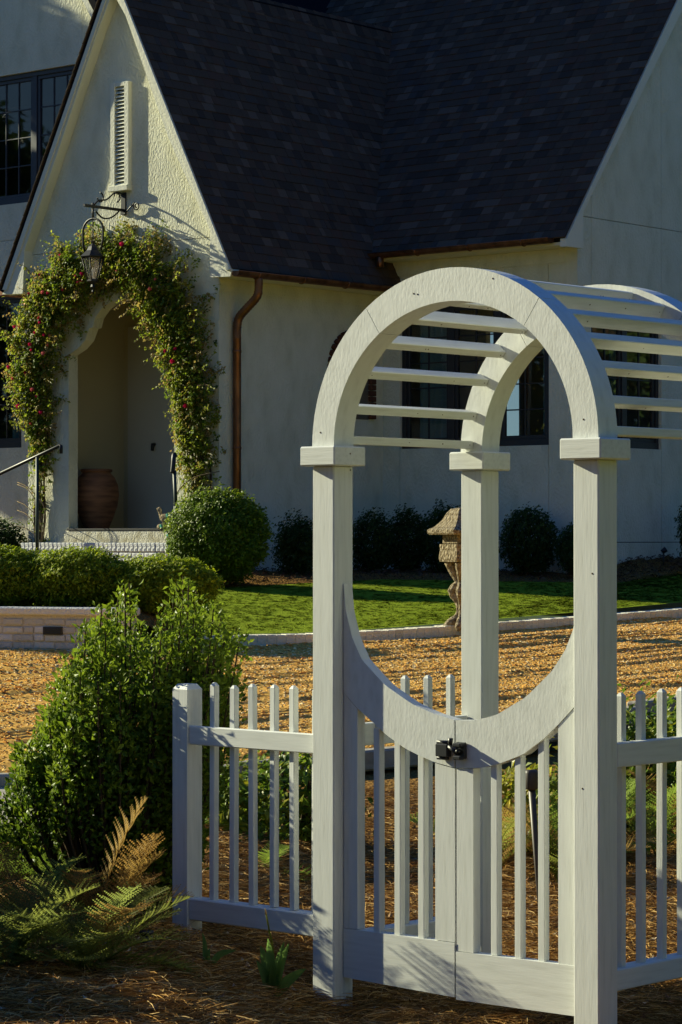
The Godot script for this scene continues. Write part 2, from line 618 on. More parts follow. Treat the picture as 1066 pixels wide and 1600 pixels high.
func build_ground() -> void:
	near_edge = even([Vector2(-9, 14.0), Vector2(-4, 14.1), Vector2(-1.82, 14.19), Vector2(-0.23, 14.84), Vector2(1.0, 16.2), Vector2(2.29, 18.38), Vector2(5, 23), Vector2(9, 29)], 220)
	far_edge = even([Vector2(-9, 25.2), Vector2(-2.97, 23.0), Vector2(-1.8, 22.8), Vector2(-0.96, 23.52), Vector2(-0.26, 23.73), Vector2(0.23, 24.0), Vector2(1.11, 24.75), Vector2(2.25, 25.78), Vector2(3.47, 26.98), Vector2(6, 29.4), Vector2(10, 33.5)], 220)
	upper_edge = even([Vector2(-9, 27.0), Vector2(-3, 27.4), Vector2(-1.5, 28.1), Vector2(-0.92, 28.6), Vector2(0.48, 29.6), Vector2(1.8, 29.5), Vector2(3.08, 29.5), Vector2(3.95, 30.8), Vector2(6.5, 35), Vector2(10, 41)], 220)

	var far := st_flat()
	quad(far, Vector3(-900, -1.2, 400), Vector3(900, -1.2, 400), Vector3(900, -1.2, -1500), Vector3(-900, -1.2, -1500))
	struct("ground", far, mats.far_ground)
	# the mulch bed from behind the camera up to the drive
	var lo := []
	var hi := []
	for p in near_edge:
		lo.append(Vector2(p.x * 0.75, -3.0))
		hi.append(p + Vector2(0, 0.1))
	struct("mulch_bed", sheet(lo, hi, 150, func(x, d): return front_y(x, d)), mats.mulch)
	var g_near := []
	for p in near_edge:
		g_near.append(p)
	# open lawn to the right of the beds, outside the view
	var side_lo := []
	var side_hi := []
	for i in 12:
		side_lo.append(Vector2(2.6 + i * 1.2, -8.0))
		side_hi.append(Vector2(3.2 + i * 1.2, 13.5 + i * 1.0))
	struct("side_lawn", sheet(side_lo, side_hi, 20, func(x, d): return maxf(front_y(x, d), -1.40) + 0.02), mats.soil_green)
	struct("gravel_drive", sheet(g_near, far_edge, 420, func(x, d): return gravel_y(x, d) + rut(Vector2(x, d)) + 0.006), mats.gravel)
	var lawn_near := []
	for p in far_edge:
		lawn_near.append(p + Vector2(-0.10, 0.17))
	struct("lawn", sheet(lawn_near, upper_edge, 40, func(x, d): return lawn_y(x, d)), mats.soil_green)
	var house_line := []
	for p in upper_edge:
		house_line.append(p + Vector2(-2.0, 9.0))
	struct("house_bed", sheet(upper_edge, house_line, 60, func(x, d): return lawn_y(x, d) * 0 + bed_y(x, d)), mats.mulch)

	# the concrete walk at the left and the concrete edge that borders the gravel
	var path := st_flat()
	var top := [Vector2(-8, 12.25), Vector2(-2.2, 12.2), Vector2(-1.1, 12.6), Vector2(-0.95, 13.3), Vector2(-1.3, 14.2), Vector2(-8, 14.0)]
	var up := []
	for p in top:
		up.append(at(p.x, -1.335, p.y))
	face(path, [up[0], up[1], up[2], up[3], up[4], up[5]], Vector3.UP)
	for i in up.size():
		var a: Vector3 = up[i]
		var b: Vector3 = up[(i + 1) % up.size()]
		quad(path, a - Vector3(0, 0.12, 0), b - Vector3(0, 0.12, 0), b, a)
	struct("concrete_path", path, mats.concrete)
	var edge := thing("drive_edging", "low pale concrete edging along the near side of the gravel drive", "kerb", at(near_edge[110].x, gravel_y(0, near_edge[110].y), near_edge[110].y))
	var back := edge.transform.affine_inverse()
	var i0 := 44
	while i0 < 216:
		var a: Vector2 = near_edge[i0]
		var b: Vector2 = near_edge[mini(i0 + 7, 219)]
		var st := st_flat()
		var d := (b - a)
		var ln := d.length()
		var mid := at((a.x + b.x) / 2, gravel_y(0, (a.y + b.y) / 2) + 0.02, (a.y + b.y) / 2)
		cbox(st, Vector3.ZERO, Vector3(ln - 0.008, 0.12, 0.11), 0.012)
		obj("edging_stone", st, mats.concrete, edge, back * Transform3D(Basis(Vector3.UP, atan2(d.y, d.x)), mid))
		i0 += 7


func bed_y(x: float, d: float) -> float:
	var y := lawn_y(x, d)
	var lift := 0.0
	for i in range(0, 219, 6):
		var p: Vector2 = upper_edge[i]
		if absf(p.x - x) < 0.4 or i == 210:
			lift = clampf((d - p.y) / 1.6, 0, 1)
			if absf(p.x - x) < 0.4:
				break
	y = minf(y, -0.43 + 0.055 * maxf(0, x - 2.2)) if d > 30.2 else y
	return y + 0.035 * lift + 0.012 * sin(x * 9.0) * cos(d * 8.0) * lift + (0.10 * smoothstep(2.6, 3.6, x) * lift)


# ---------------------------------------------------------------- arbor

func ring_part(t0: float, t1: float) -> SurfaceTool:
	var st := st_flat()
	var n := 16
	var c := Vector2(0.454, 0.277 + EYE)
	for i in n:
		var a0 := lerpf(t0, t1, float(i) / n)
		var a1 := lerpf(t0, t1, float(i + 1) / n)
		var o0 := c + Vector2(cos(a0) * 0.543, sin(a0) * 0.511)
		var o1 := c + Vector2(cos(a1) * 0.543, sin(a1) * 0.511)
		var n0 := c + Vector2(cos(a0) * 0.454, sin(a0) * 0.413)
		var n1 := c + Vector2(cos(a1) * 0.454, sin(a1) * 0.413)
		var q := func(p: Vector2, z: float) -> Vector3: return Vector3(p.x, p.y, z)
		face(st, [q.call(n0, 0), q.call(o0, 0), q.call(o1, 0), q.call(n1, 0)], Vector3.BACK)
		face(st, [q.call(n0, -0.089), q.call(o0, -0.089), q.call(o1, -0.089), q.call(n1, -0.089)], Vector3.FORWARD)
		var r := Vector3(o0.x - c.x, o0.y - c.y, 0)
		face(st, [q.call(o0, 0), q.call(o0, -0.089), q.call(o1, -0.089), q.call(o1, 0)], r)
		face(st, [q.call(n0, 0), q.call(n0, -0.089), q.call(n1, -0.089), q.call(n1, 0)], -r)
		if i == 0:
			face(st, [q.call(n0, 0), q.call(o0, 0), q.call(o0, -0.089), q.call(n0, -0.089)], Vector3(sin(a0), -cos(a0), 0))
		if i == n - 1:
			face(st, [q.call(n1, 0), q.call(o1, 0), q.call(o1, -0.089), q.call(n1, -0.089)], Vector3(-sin(a1), cos(a1), 0))
	return st


func picket_mesh(w: float, y0: float, y1: float) -> Mesh:
	var st := st_flat()
	var h := w / 2
	var b := 0.0022
	# eight-sided shaft with eased corners under a blunt four-sided point
	var ring := func(hw: float, y: float) -> Array:
		var c := minf(b, hw * 0.4)
		return [Vector3(hw, y, hw - c), Vector3(hw, y, c - hw), Vector3(hw - c, y, -hw), Vector3(c - hw, y, -hw), Vector3(-hw, y, c - hw), Vector3(-hw, y, hw - c), Vector3(c - hw, y, hw), Vector3(hw - c, y, hw)]
	var rs := [ring.call(h, y0), ring.call(h, y1 - w * 0.42), ring.call(h * 0.42, y1)]
	for i in 2:
		for k in 8:
			var k2 := (k + 1) % 8
			quad(st, rs[i][k], rs[i][k2], rs[i + 1][k2], rs[i + 1][k])
	face(st, rs[2], Vector3.UP)
	face(st, rs[0], Vector3.DOWN)
	return mesh_of(st)


func build_arbor() -> void:
	var t := thing("garden_arbor", "white painted timber arbor of four posts with round arched top over the gate", "arbor", at(-0.0222, -EYE, 8.041), ARBOR_TURN)
	# local: x along the front, -z towards the house
	var depth := 0.7082
	var wide := 0.9972
	var post := st_flat()
	cbox(post, Vector3(-0.0445, -0.641 + EYE, -0.0445), Vector3(0.089, 1.718, 0.089), 0.004)
	var post_m := mesh_of(post)
	var cap := st_flat()
	cbox(cap, Vector3(-0.0445, 0.2475 + EYE, -0.0445), Vector3(0.1434, 0.0595, 0.1434), 0.004)
	var cap_m := mesh_of(cap)
	for x in [0.0, wide]:
		for z in [0.0, -depth]:
			var p := Vector3(x, 0, z)
			obj("post", post_m, mats.paint_y, t, Transform3D(Basis.IDENTITY, p))
			obj("post_cap", cap_m, mats.paint_x, t, Transform3D(Basis.IDENTITY, p))
	for z in [0.0, -depth]:
		var arch := Node3D.new()
		arch.name = numbered("arch", t)
		t.add_child(arch, true)
		for k in [[0.0, 0.905], [0.909, 2.205], [2.209, PI]]:
			obj("arch_segment", ring_part(k[0], k[1]), mats.paint_arch, arch, Transform3D(Basis.IDENTITY, Vector3(0, 0, z)))
	var slat_nails := []
	# thirteen slats from arch to arch, each turned to the curve
	for a in [2.3, 13.0, 25.5, 37.0, 48.5, 61.0, 75.0, 93.0, 110.0, 124.0, 137.5, 151.0, 165.4, 177.7]:
		var r := deg_to_rad(a)
		var st := st_flat()
		var c := Vector3(0.454 + cos(r) * 0.511, 0.277 + EYE + sin(r) * 0.475, -(0.089 + depth) / 2)
		if a < 5 or a > 175:
			c.y += 0.004
		cbox(st, Vector3.ZERO, Vector3(0.042, 0.026, depth - 0.089 - 0.002), 0.002)
		obj("slat", st, mats.paint_z, t, Transform3D(Basis(Vector3.BACK, r), c))
		for k in 4:
			var zz := -depth / 2 + rng.randf_range(-0.27, 0.27)
			if k < 2:
				zz = -0.105 if k == 0 else -depth + 0.018
			var inner: bool = a > 85
			var out := Vector3(-cos(r), -sin(r), 0) if inner else Vector3(sin(r), -cos(r), 0)
			slat_nails.append([c + out * (0.021 if inner else 0.013) + Vector3(0, 0, zz + depth / 2 + 0.0445), out])
	# picket panels at both sides
	var pm := picket_mesh(0.0225, -1.214 + EYE, -0.436 + EYE)
	for s in [[-0.0445, -1], [wide - 0.0445, 1]]:
		var x: float = s[0]
		var out: float = s[1]
		obj("rail", box_mesh(Vector3(x + out * 0.028 - 0.015, -0.645 + EYE, -depth + 0.001), Vector3(x + out * 0.028 + 0.015, -0.576 + EYE, -0.090), 0.003), mats.paint_z, t)
		obj("rail", box_mesh(Vector3(x - 0.031, -1.273 + EYE, -depth + 0.001), Vector3(x + 0.031, -1.213 + EYE, -0.090), 0.003), mats.paint_z, t)
		for v in ([0.149, 0.264, 0.379, 0.496, 0.604] if out < 0 else [0.161, 0.259, 0.360, 0.462, 0.560, 0.652]):
			obj("picket", pm, mats.paint_y, t, Transform3D(Basis.from_euler(Vector3(rng.randf_range(-0.004, 0.004), rng.randf_range(-0.06, 0.06), rng.randf_range(-0.003, 0.003))), Vector3(x, rng.randf_range(-0.004, 0.004), -v)))
	# small rusty nail heads
	var nails := st_smooth()
	for q in [[-0.06, 0.262, 0.0], [-0.045, 0.262, 0], [-0.055, 0.32, 0], [0.93, 0.26, 0], [0.96, 0.255, 0], [0.945, 0.33, 0], [0.62, 0.745, 0], [0.32, 0.72, 0], [0.335, 0.717, 0], [0.94, -0.7, 0], [0.975, -0.1, 0]]:
		lathe_nail(nails, Vector3(q[0], q[1] + EYE, 0.0), Vector3.BACK)
	for q in [[0.02, 0.285, 0.045], [0.01, 0.235, 0.045]]:
		lathe_nail(nails, Vector3(0.0272, q[1] + EYE - 0.03, -q[2]), Vector3.RIGHT)
	for q in slat_nails:
		tube(nails, [q[0], q[0] + q[1] * 0.001], [rng.randf_range(0.0014, 0.0026)], 6)
	tag(obj("nail_heads", nails, mats.nail, t), "", "", "", "stuff")


func lathe_nail(st: SurfaceTool, p: Vector3, out: Vector3) -> void:
	tube(st, [p, p + out * 0.0012], [0.0028, 0.0022], 6)


# ---------------------------------------------------------------- gate

func build_gate() -> void:
	var front := -0.040
	var back := -0.078
	var base := at(-0.0222, -EYE, 8.041)
	var left := thing("gate_leaf", "left white gate leaf with scooped top rail, latch body fixed at its edge", "gate", base, ARBOR_TURN, "leaves of the garden gate")
	var right := thing("gate_leaf", "right white gate leaf with scooped top rail, beside the right front post", "gate", base, ARBOR_TURN, "leaves of the garden gate")
	var ev := func(list: Array) -> PackedVector2Array:
		var p := PackedVector2Array()
		for i in range(0, list.size(), 2):
			p.append(Vector2(list[i], list[i + 1] + EYE))
		return p
	var smooth := func(list: PackedVector2Array) -> PackedVector2Array:
		var c := Curve2D.new()
		for i in list.size():
			var t: Vector2 = (list[mini(i + 1, list.size() - 1)] - list[maxi(i - 1, 0)]) / 6.0
			c.add_point(list[i], -t, t)
		var out := PackedVector2Array()
		for i in 25:
			out.append(c.sample_baked(c.get_baked_length() * i / 24.0))
		return out
	# left leaf
	var up: PackedVector2Array = smooth.call(ev.call([0.004, -0.140, 0.014, -0.225, 0.040, -0.305, 0.080, -0.370, 0.172, -0.442, 0.279, -0.494, 0.36, -0.518, 0.442, -0.534]))
	var low: PackedVector2Array = smooth.call(ev.call([0.442, -0.673, 0.368, -0.662, 0.308, -0.646, 0.246, -0.625, 0.175, -0.590, 0.129, -0.559, 0.061, -0.517, 0.004, -0.47]))
	var rail := up.duplicate()
	rail.append_array(low)
	var st := st_flat()
	prism(st, rail, back, front)
	obj("top_rail", st, mats.paint_arch, left)
	st = st_flat()
	prism(st, ev.call([0.004, -1.184, 0.059, -1.184, 0.059, -0.5185, 0.004, -0.4725]), back + 0.002, front - 0.002)
	obj("stile", st, mats.paint_y, left)
	st = st_flat()
	prism(st, ev.call([0.366, -1.184, 0.4415, -1.184, 0.4415, -0.6755, 0.366, -0.6635]), back + 0.002, front - 0.003)
	obj("stile", st, mats.paint_y, left)
	st = st_flat()
	prism(st, ev.call([0.004, -1.186, 0.442, -1.186, 0.442, -1.344, 0.004, -1.334]), back, front)
	obj("bottom_rail", st, mats.paint_x, left)
	for x in [0.131, 0.214, 0.307]:
		obj("slat", box_mesh(Vector3(x - 0.012, -1.187 + EYE, back + 0.007), Vector3(x + 0.012, -0.535 - x * 0.3 + EYE, front - 0.007), 0.002), mats.paint_y, left)
	# right leaf
	up = smooth.call(ev.call([0.448, -0.535, 0.52, -0.531, 0.598, -0.513, 0.709, -0.456, 0.801, -0.380, 0.850, -0.318, 0.880, -0.255, 0.902, -0.165]))
	low = smooth.call(ev.call([0.902, -0.455, 0.873, -0.484, 0.826, -0.528, 0.771, -0.573, 0.697, -0.621, 0.602, -0.655, 0.544, -0.668, 0.448, -0.674]))
	rail = up.duplicate()
	rail.append_array(low)
	st = st_flat()
	prism(st, rail, back, front)
	obj("top_rail", st, mats.paint_arch, right)
	st = st_flat()
	prism(st, ev.call([0.4485, -1.208, 0.511, -1.208, 0.511, -0.6725, 0.4485, -0.6765]), back + 0.002, front - 0.003)
	obj("stile", st, mats.paint_y, right)
	st = st_flat()
	prism(st, ev.call([0.823, -1.208, 0.902, -1.208, 0.902, -0.4585, 0.874, -0.4855, 0.823, -0.5325]), back + 0.002, front - 0.002)
	obj("stile", st, mats.paint_y, right)
	st = st_flat()
	prism(st, ev.call([0.448, -1.21, 0.902, -1.205, 0.902, -1.346, 0.448, -1.350]), back, front)
	obj("bottom_rail", st, mats.paint_x, right)
	for q in [[0.585, -0.645], [0.673, -0.615], [0.758, -0.56]]:
		obj("slat", box_mesh(Vector3(q[0] - 0.012, -1.2085 + EYE, back + 0.007), Vector3(q[0] + 0.012, q[1] + EYE, front - 0.007), 0.002), mats.paint_y, right)
	# black gravity latch: a striker arm on the left leaf reaching into a catch on the right
	var latch := Node3D.new()
	latch.name = "latch"
	left.add_child(latch)
	var z := front + 0.0005
	var y := -0.623 + EYE
	st = st_flat()
	cbox(st, Vector3(0.411, y, z + 0.012), Vector3(0.046, 0.038, 0.024), 0.003)
	obj("latch_body", st, mats.black_plastic, latch)
	for k in [[0.405, 0.023], [0.405, -0.023]]:
		st = st_smooth()
		tube(st, [Vector3(k[0] - 0.018, y + k[1], z + 0.010), Vector3(k[0] + 0.022, y + k[1], z + 0.010)], [0.006, 0.006], 8)
		obj("latch_barrel", st, mats.black_plastic, latch)
	st = st_smooth()
	tube(st, [Vector3(0.436, y + 0.012, z + 0.016), Vector3(0.452, y + 0.004, z + 0.020), Vector3(0.470, y - 0.006, z + 0.018)], [0.007, 0.006, 0.007], 8)
	obj("latch_arm", st, mats.black_plastic, latch)
	st = st_smooth()
	tube(st, [Vector3(0.437, y + 0.015, z + 0.012), Vector3(0.440, y + 0.036, z + 0.014)], [0.006, 0.008], 8)
	obj("thumb_tab", st, mats.black_plastic, latch)
	var catcher := Node3D.new()
	catcher.name = "latch_catch"
	right.add_child(catcher)
	st = st_flat()
	cbox(st, Vector3(0.474, y + 0.002, z + 0.006), Vector3(0.036, 0.048, 0.012), 0.003)
	obj("catch_plate", st, mats.black_plastic, catcher)
	st = st_flat()
	cbox(st, Vector3(0.476, y + 0.019, z + 0.022), Vector3(0.030, 0.012, 0.022), 0.003)
	cbox(st, Vector3(0.476, y - 0.018, z + 0.022), Vector3(0.030, 0.012, 0.022), 0.003)
	obj("catch_fork", st, mats.black_plastic, catcher)
	st = st_smooth()
	tube(st, [Vector3(0.474, y, z + 0.011), Vector3(0.474, y, z + 0.026)], [0.008, 0.006], 8)
	obj("latch_pin", st, mats.iron, catcher)


# ---------------------------------------------------------------- left fence

func build_fence() -> void:
	var t := thing("picket_fence", "low white picket fence running left from the arbor beside the tall bush", "fence", at(-0.0222, -EYE, 8.041), ARBOR_TURN)
	# its end post with a chamfered top
	var post := st_flat()
	var rings := []
	for k in [[0.0335, -1.34], [0.0335, -0.487], [0.022, -0.470]]:
		var h: float = k[0]
		var y: float = k[1] + EYE
		rings.append([Vector3(h, y, h), Vector3(h, y, -h), Vector3(-h, y, -h), Vector3(-h, y, h)])
	for i in 2:
		for k in 4:
			quad(post, rings[i][k], rings[i][(k + 1) % 4], rings[i + 1][(k + 1) % 4], rings[i + 1][k])
	face(post, rings[2], Vector3.UP)
	obj("post", post, mats.paint_y, t, Transform3D(Basis.IDENTITY, Vector3(-0.6875, 0, -0.0535)))
	obj("rail", box_mesh(Vector3(-0.653, -0.662 + EYE, -0.046), Vector3(-0.0895, -0.602 + EYE, -0.026), 0.003), mats.paint_x, t)
	obj("rail", box_mesh(Vector3(-0.653, -1.222 + EYE, -0.086), Vector3(-0.0895, -1.154 + EYE, -0.026), 0.003), mats.paint_x, t)
	var pm := picket_mesh(0.0225, -1.155 + EYE, -0.462 + EYE)
	var i := 0
	for x in [-0.572, -0.482, -0.394, -0.305, -0.217, -0.128]:
		var lift: float = [0.0, -0.006, 0.002, 0.003, 0.003, 0.0][i]
		obj("picket", pm, mats.paint_y, t, Transform3D(Basis.from_euler(Vector3(0.0, rng.randf_range(-0.06, 0.06), rng.randf_range(-0.005, 0.005))), Vector3(x, lift, -0.0582)))
		i += 1


# ---------------------------------------------------------------- house
# local axes: x along the porch gable to the right, y up, -z into the house; v is depth behind the gable

func hp(u: float, y: float, v: float) -> Vector3:
	return Vector3(u, y + EYE, -v)


# wall panels cut along control joints, with openings left out; xs and ys are [place, joint width]
func wall_panels(part: Node, poly: PackedVector2Array, xs: Array, ys: Array, holes: Array, z0: float, z1: float, xf: Transform3D, m: Material) -> void:
	for i in xs.size() - 1:
		for k in ys.size() - 1:
			var r := Rect2(xs[i][0] + xs[i][1] / 2, ys[k][0] + ys[k][1] / 2, 0, 0)
			r.end = Vector2(xs[i + 1][0] - xs[i + 1][1] / 2, ys[k + 1][0] - ys[k + 1][1] / 2)
			var mid := r.get_center()
			var open := false
			for h in holes:
				open = open or h.has_point(mid)
			if open:
				continue
			var cell := PackedVector2Array([r.position, Vector2(r.end.x, r.position.y), r.end, Vector2(r.position.x, r.end.y)])
			for piece in Geometry2D.intersect_polygons(poly, cell):
				if piece.size() < 3:
					continue
				for p in piece.size():
					piece[p].y += EYE
				var st := st_flat()
				prism(st, piece, z0, z1)
				obj("wall_panel", st, m, part, xf)


func group_node(called: String, parent: Node) -> Node3D:
	var o := Node3D.new()
	o.name = numbered(called, parent)
	parent.add_child(o, true)
	return o


# a dark casement window; xf takes (along the wall, up, outwards) to house axes
func window(u0: float, u1: float, y0: float, y1: float, sashes: int, cols: int, rows: int, xf: Transform3D, m: Material) -> Node3D:
	var w := group_node("window", house)
	w.transform = xf
	var st := st_flat()
	var f := 0.055
	y0 += EYE
	y1 += EYE
	for k in [[u0, y0, u1, y0 + f + 0.02], [u0, y1 - f, u1, y1]]:
		box(st, Vector3(k[0], k[1], -0.11), Vector3(k[2], k[3], -0.035), 0.003)
	for x in [u0, u1 - f]:
		box(st, Vector3(x, y0 + f + 0.02, -0.11), Vector3(x + f, y1 - f, -0.037), 0.003)
	var step := (u1 - u0 - 2 * f) / sashes
	for s in range(1, sashes):
		var x := u0 + f + step * s
		box(st, Vector3(x - 0.04, y0 + f + 0.02, -0.11), Vector3(x + 0.04, y1 - f, -0.039), 0.003)
	obj("frame", st, m, w)
	for s in sashes:
		var a := u0 + f + step * s + (0.04 if s > 0 else 0.0)
		var b := u0 + f + step * (s + 1) - (0.04 if s < sashes - 1 else 0.0)
		var c := y0 + f + 0.02
		var d := y1 - f
		var g := 0.045
		st = st_flat()
		box(st, Vector3(a, c, -0.10), Vector3(b, c + g, -0.055), 0.003)
		box(st, Vector3(a, d - g, -0.10), Vector3(b, d, -0.055), 0.003)
		box(st, Vector3(a, c + g, -0.10), Vector3(a + g, d - g, -0.056), 0.003)
		box(st, Vector3(b - g, c + g, -0.10), Vector3(b, d - g, -0.056), 0.003)
		obj("sash", st, m, w)
		a += g
		b -= g
		c += g
		d -= g
		var pw := (b - a) / cols
		var ph := (d - c) / rows
		var pane := box_mesh(Vector3(-pw / 2 + 0.002, -ph / 2 + 0.002, -0.002), Vector3(pw / 2 - 0.002, ph / 2 - 0.002, 0.002), 0.0)
		for i in cols:
			for k in rows:
				var tilt := Basis(Vector3.UP, rng.randf_range(-0.004, 0.004)) * Basis(Vector3.RIGHT, rng.randf_range(-0.004, 0.004))
				obj("pane", pane, mats.glass, w, Transform3D(tilt, Vector3(a + pw * (i + 0.5), c + ph * (k + 0.5), -0.08)))
		for i in range(1, cols):
			obj("muntin", box_mesh(Vector3(a + pw * i - 0.008, c, -0.092), Vector3(a + pw * i + 0.008, d, -0.066), 0.003), m, w)
		for k in range(1, rows):
			obj("muntin", box_mesh(Vector3(a, c + ph * k - 0.008, -0.090), Vector3(b, c + ph * k + 0.008, -0.068), 0.003), m, w)
	return w


func curtain(u0: float, u1: float, y0: float, y1: float, w: Node3D) -> void:
	var st := st_smooth()
	var n := 60
	for i in n:
		var a := lerpf(u0, u1, float(i) / n)
		var b := lerpf(u0, u1, float(i + 1) / n)
		var za := -0.24 + 0.03 * sin(a * 70.0) + 0.012 * sin(a * 31.0)
		var zb := -0.24 + 0.03 * sin(b * 70.0) + 0.012 * sin(b * 31.0)
		quad(st, Vector3(a, y0 + EYE, za), Vector3(b, y0 + EYE, zb), Vector3(b, y1 + EYE, zb), Vector3(a, y1 + EYE, za))
	obj("curtain", st, mats.curtain, w)


func build_house() -> void:
	house = thing("stucco_house", "cream stucco cottage with steep dark shingle roofs and an arched entry porch", "house", at(-1.3807, -EYE, 30.0), HOUSE_TURN)
	var id := Transform3D.IDENTITY
	# the porch gable with its shouldered arch
	var walls := group_node("gable_wall", house)
	var arch_left := [-2.44, 2.18, -2.284, 2.244, -2.162, 2.339, -2.09, 2.476, -2.035, 2.482, -1.996, 2.596, -1.885, 2.698, -1.73, 2.767, -1.57, 2.79]
	var poly := PackedVector2Array([Vector2(-3.14, -0.9), Vector2(-2.44, -0.9)])
	for i in range(0, arch_left.size(), 2):
		poly.append(Vector2(arch_left[i], arch_left[i + 1]))
	for i in range(arch_left.size() - 4, -1, -2):
		poly.append(Vector2(-3.14 - arch_left[i], arch_left[i + 1]))
	poly.append_array(PackedVector2Array([Vector2(-0.70, -0.9), Vector2(0, -0.9), Vector2(0, 3.54), Vector2(-1.57, 6.57), Vector2(-3.14, 3.54)]))
	wall_panels(walls, poly, [[-3.14, 0], [0, 0]], [[-0.9, 0], [3.41, 0.007], [7.0, 0]], [], -0.15, 0.0, id, mats.stucco)
	# porch inside, side walls, sill and door
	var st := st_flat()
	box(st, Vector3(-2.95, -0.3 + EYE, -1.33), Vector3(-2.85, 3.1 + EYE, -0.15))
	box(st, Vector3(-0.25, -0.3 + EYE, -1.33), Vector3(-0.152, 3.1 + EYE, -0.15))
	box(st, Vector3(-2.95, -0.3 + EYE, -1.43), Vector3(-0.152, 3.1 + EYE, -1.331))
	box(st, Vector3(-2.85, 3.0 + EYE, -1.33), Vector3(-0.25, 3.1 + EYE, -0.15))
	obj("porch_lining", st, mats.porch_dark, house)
	st = st_flat()
	box(st, Vector3(-2.85, -0.25 + EYE, -1.33), Vector3(-0.25, 0.085 + EYE, -0.15))
	obj("porch_floor", st, mats.concrete, house)
	var door := group_node("door", house)
	obj("door_panel", box_mesh(hp(-2.74, 0.09, 1.33), hp(-1.60, 2.6, 1.29), 0.004), mats.door_paint, door)
	st = st_smooth()
	tube(st, [hp(-2.27, 1.14, 1.29), hp(-2.27, 1.14, 1.25), hp(-2.27, 1.06, 1.245)], [0.022, 0.022, 0.018], 8)
	obj("handle", st, mats.iron, door)
	obj("door_sill", box_mesh(hp(-2.5, -0.19, 0.15), hp(-0.62, 0.082, -0.03), 0.015), mats.sill_stucco, house)
	obj("threshold", box_mesh(hp(-2.438, 0.083, 0.15), hp(-0.702, 0.107, -0.035), 0.004), mats.frame_dark, house)
	obj("side_wall", box_mesh(hp(-0.15, -0.9, 2.915), hp(0.0, 3.12, 0.151), 0.0), mats.stucco, house)
	obj("side_wall", box_mesh(hp(-3.14, -0.9, 1.0), hp(-2.96, 3.5, 0.151), 0.0), mats.stucco, house)

	# the recessed main wall with its triple window
	var main := group_node("main_wall", house)
	var main_xf := Transform3D(Basis.IDENTITY, Vector3(0, 0, -2.915))
	wall_panels(main, pv([-0.15, -0.9, 2.737, -0.9, 2.737, 3.42, -0.15, 3.42]), [[-0.15, 0], [0.27, 0.007], [2.48, 0.007], [2.737, 0]], [[-0.9, 0], [1.07, 0], [2.80, 0], [3.42, 0]], [Rect2(0.27, 1.07, 2.21, 1.73)], -0.15, 0.0, main_xf, mats.stucco)
	var w := window(0.274, 2.476, 1.072, 2.798, 3, 2, 5, main_xf, mats.frame_dark)
	curtain(0.40, 0.80, 1.15, 2.75, w)
	curtain(2.25, 2.40, 1.15, 2.75, w)
	# the wing's gable end that recedes to the right
	var wing := group_node("wing_wall", house)
	var wing_xf := Transform3D(Basis(Vector3(0, 0, -1), Vector3.UP, Vector3(1, 0, 0)), Vector3(2.887, 0, 0))
	var wing_poly := pv([2.915, -0.9, 12.1, -0.9, 12.1, 3.7, 7.5, 9.75, 2.915, 3.7])
	wall_panels(wing, wing_poly, [[2.915, 0], [3.19, 0.007], [4.645, 0.007], [6.3, 0.007], [12.1, 0]], [[-0.9, 0], [-0.055, 0.008], [1.05, 0], [2.66, 0], [3.69, 0.008], [10.0, 0]], [Rect2(3.19, 1.05, 1.455, 1.61)], -0.15, 0.0, wing_xf, mats.stucco)
	w = window(3.194, 4.641, 1.052, 2.658, 2, 2, 4, wing_xf, mats.frame_dark)
	curtain(3.9, 4.2, 1.1, 2.6, w)
	# the tall wing at the left
	var tall := group_node("left_wing_wall", house)
	var tall_xf := Transform3D(Basis.IDENTITY, Vector3(0, 0, -1.0))
	var tall_poly := pv([-9.8, -0.9, -2.9, -0.9, -2.9, 6.45, -6.35, 11.6, -9.8, 6.45])
	wall_panels(tall, tall_poly, [[-9.8, 0], [-6.2, 0], [-5.05, 0], [-4.34, 0], [-3.25, 0.005], [-2.9, 0]], [[-0.9, 0], [1.14, 0], [3.09, 0], [3.78, 0.006], [4.24, 0], [5.89, 0], [12, 0]], [Rect2(-6.2, 1.14, 1.86, 1.95), Rect2(-5.05, 4.24, 1.8, 1.65)], -0.15, 0.0, tall_xf, mats.stucco)
	window(-5.046, -3.254, 4.244, 5.886, 2, 3, 4, tall_xf, mats.frame_blue)
	w = window(-6.196, -4.344, 1.144, 3.086, 2, 3, 4, tall_xf, mats.frame_dark)
	curtain(-4.75, -4.5, 1.2, 3.0, w)
	# rear walls and rooms that close the house
	st = st_flat()
	box(st, hp(-9.8, -0.9, 9.0), hp(-9.65, 6.45, 1.15))
	box(st, hp(-2.96, -0.9, 12.0), hp(2.737, 3.4, 11.9))
	box(st, hp(-9.65, -0.9, 9.0), hp(-2.96, 6.45, 8.9))
	obj("rear_wall", st, mats.stucco, house)
	st = st_flat()
	box(st, hp(-0.15, -0.9, 6.0), hp(2.737, 3.0, 5.9))
	box(st, hp(-2.96, 0.6, 11.9), hp(2.737, 0.65, 3.07))
	box(st, hp(-2.96, 3.0, 11.9), hp(2.737, 3.1, 3.07))
	box(st, hp(-9.64, 3.4, 8.9), hp(-2.97, 3.5, 1.16))
	box(st, hp(-9.64, 6.3, 8.9), hp(-2.97, 6.4, 1.16))
	box(st, hp(-9.64, 0.6, 8.9), hp(-2.97, 0.65, 1.16))
	box(st, hp(-9.64, 0.6, 4.6), hp(-2.97, 6.3, 4.5))
	obj("room_partition", st, mats.interior, house)

	build_roofs()
	build_trim()
	build_gutters()


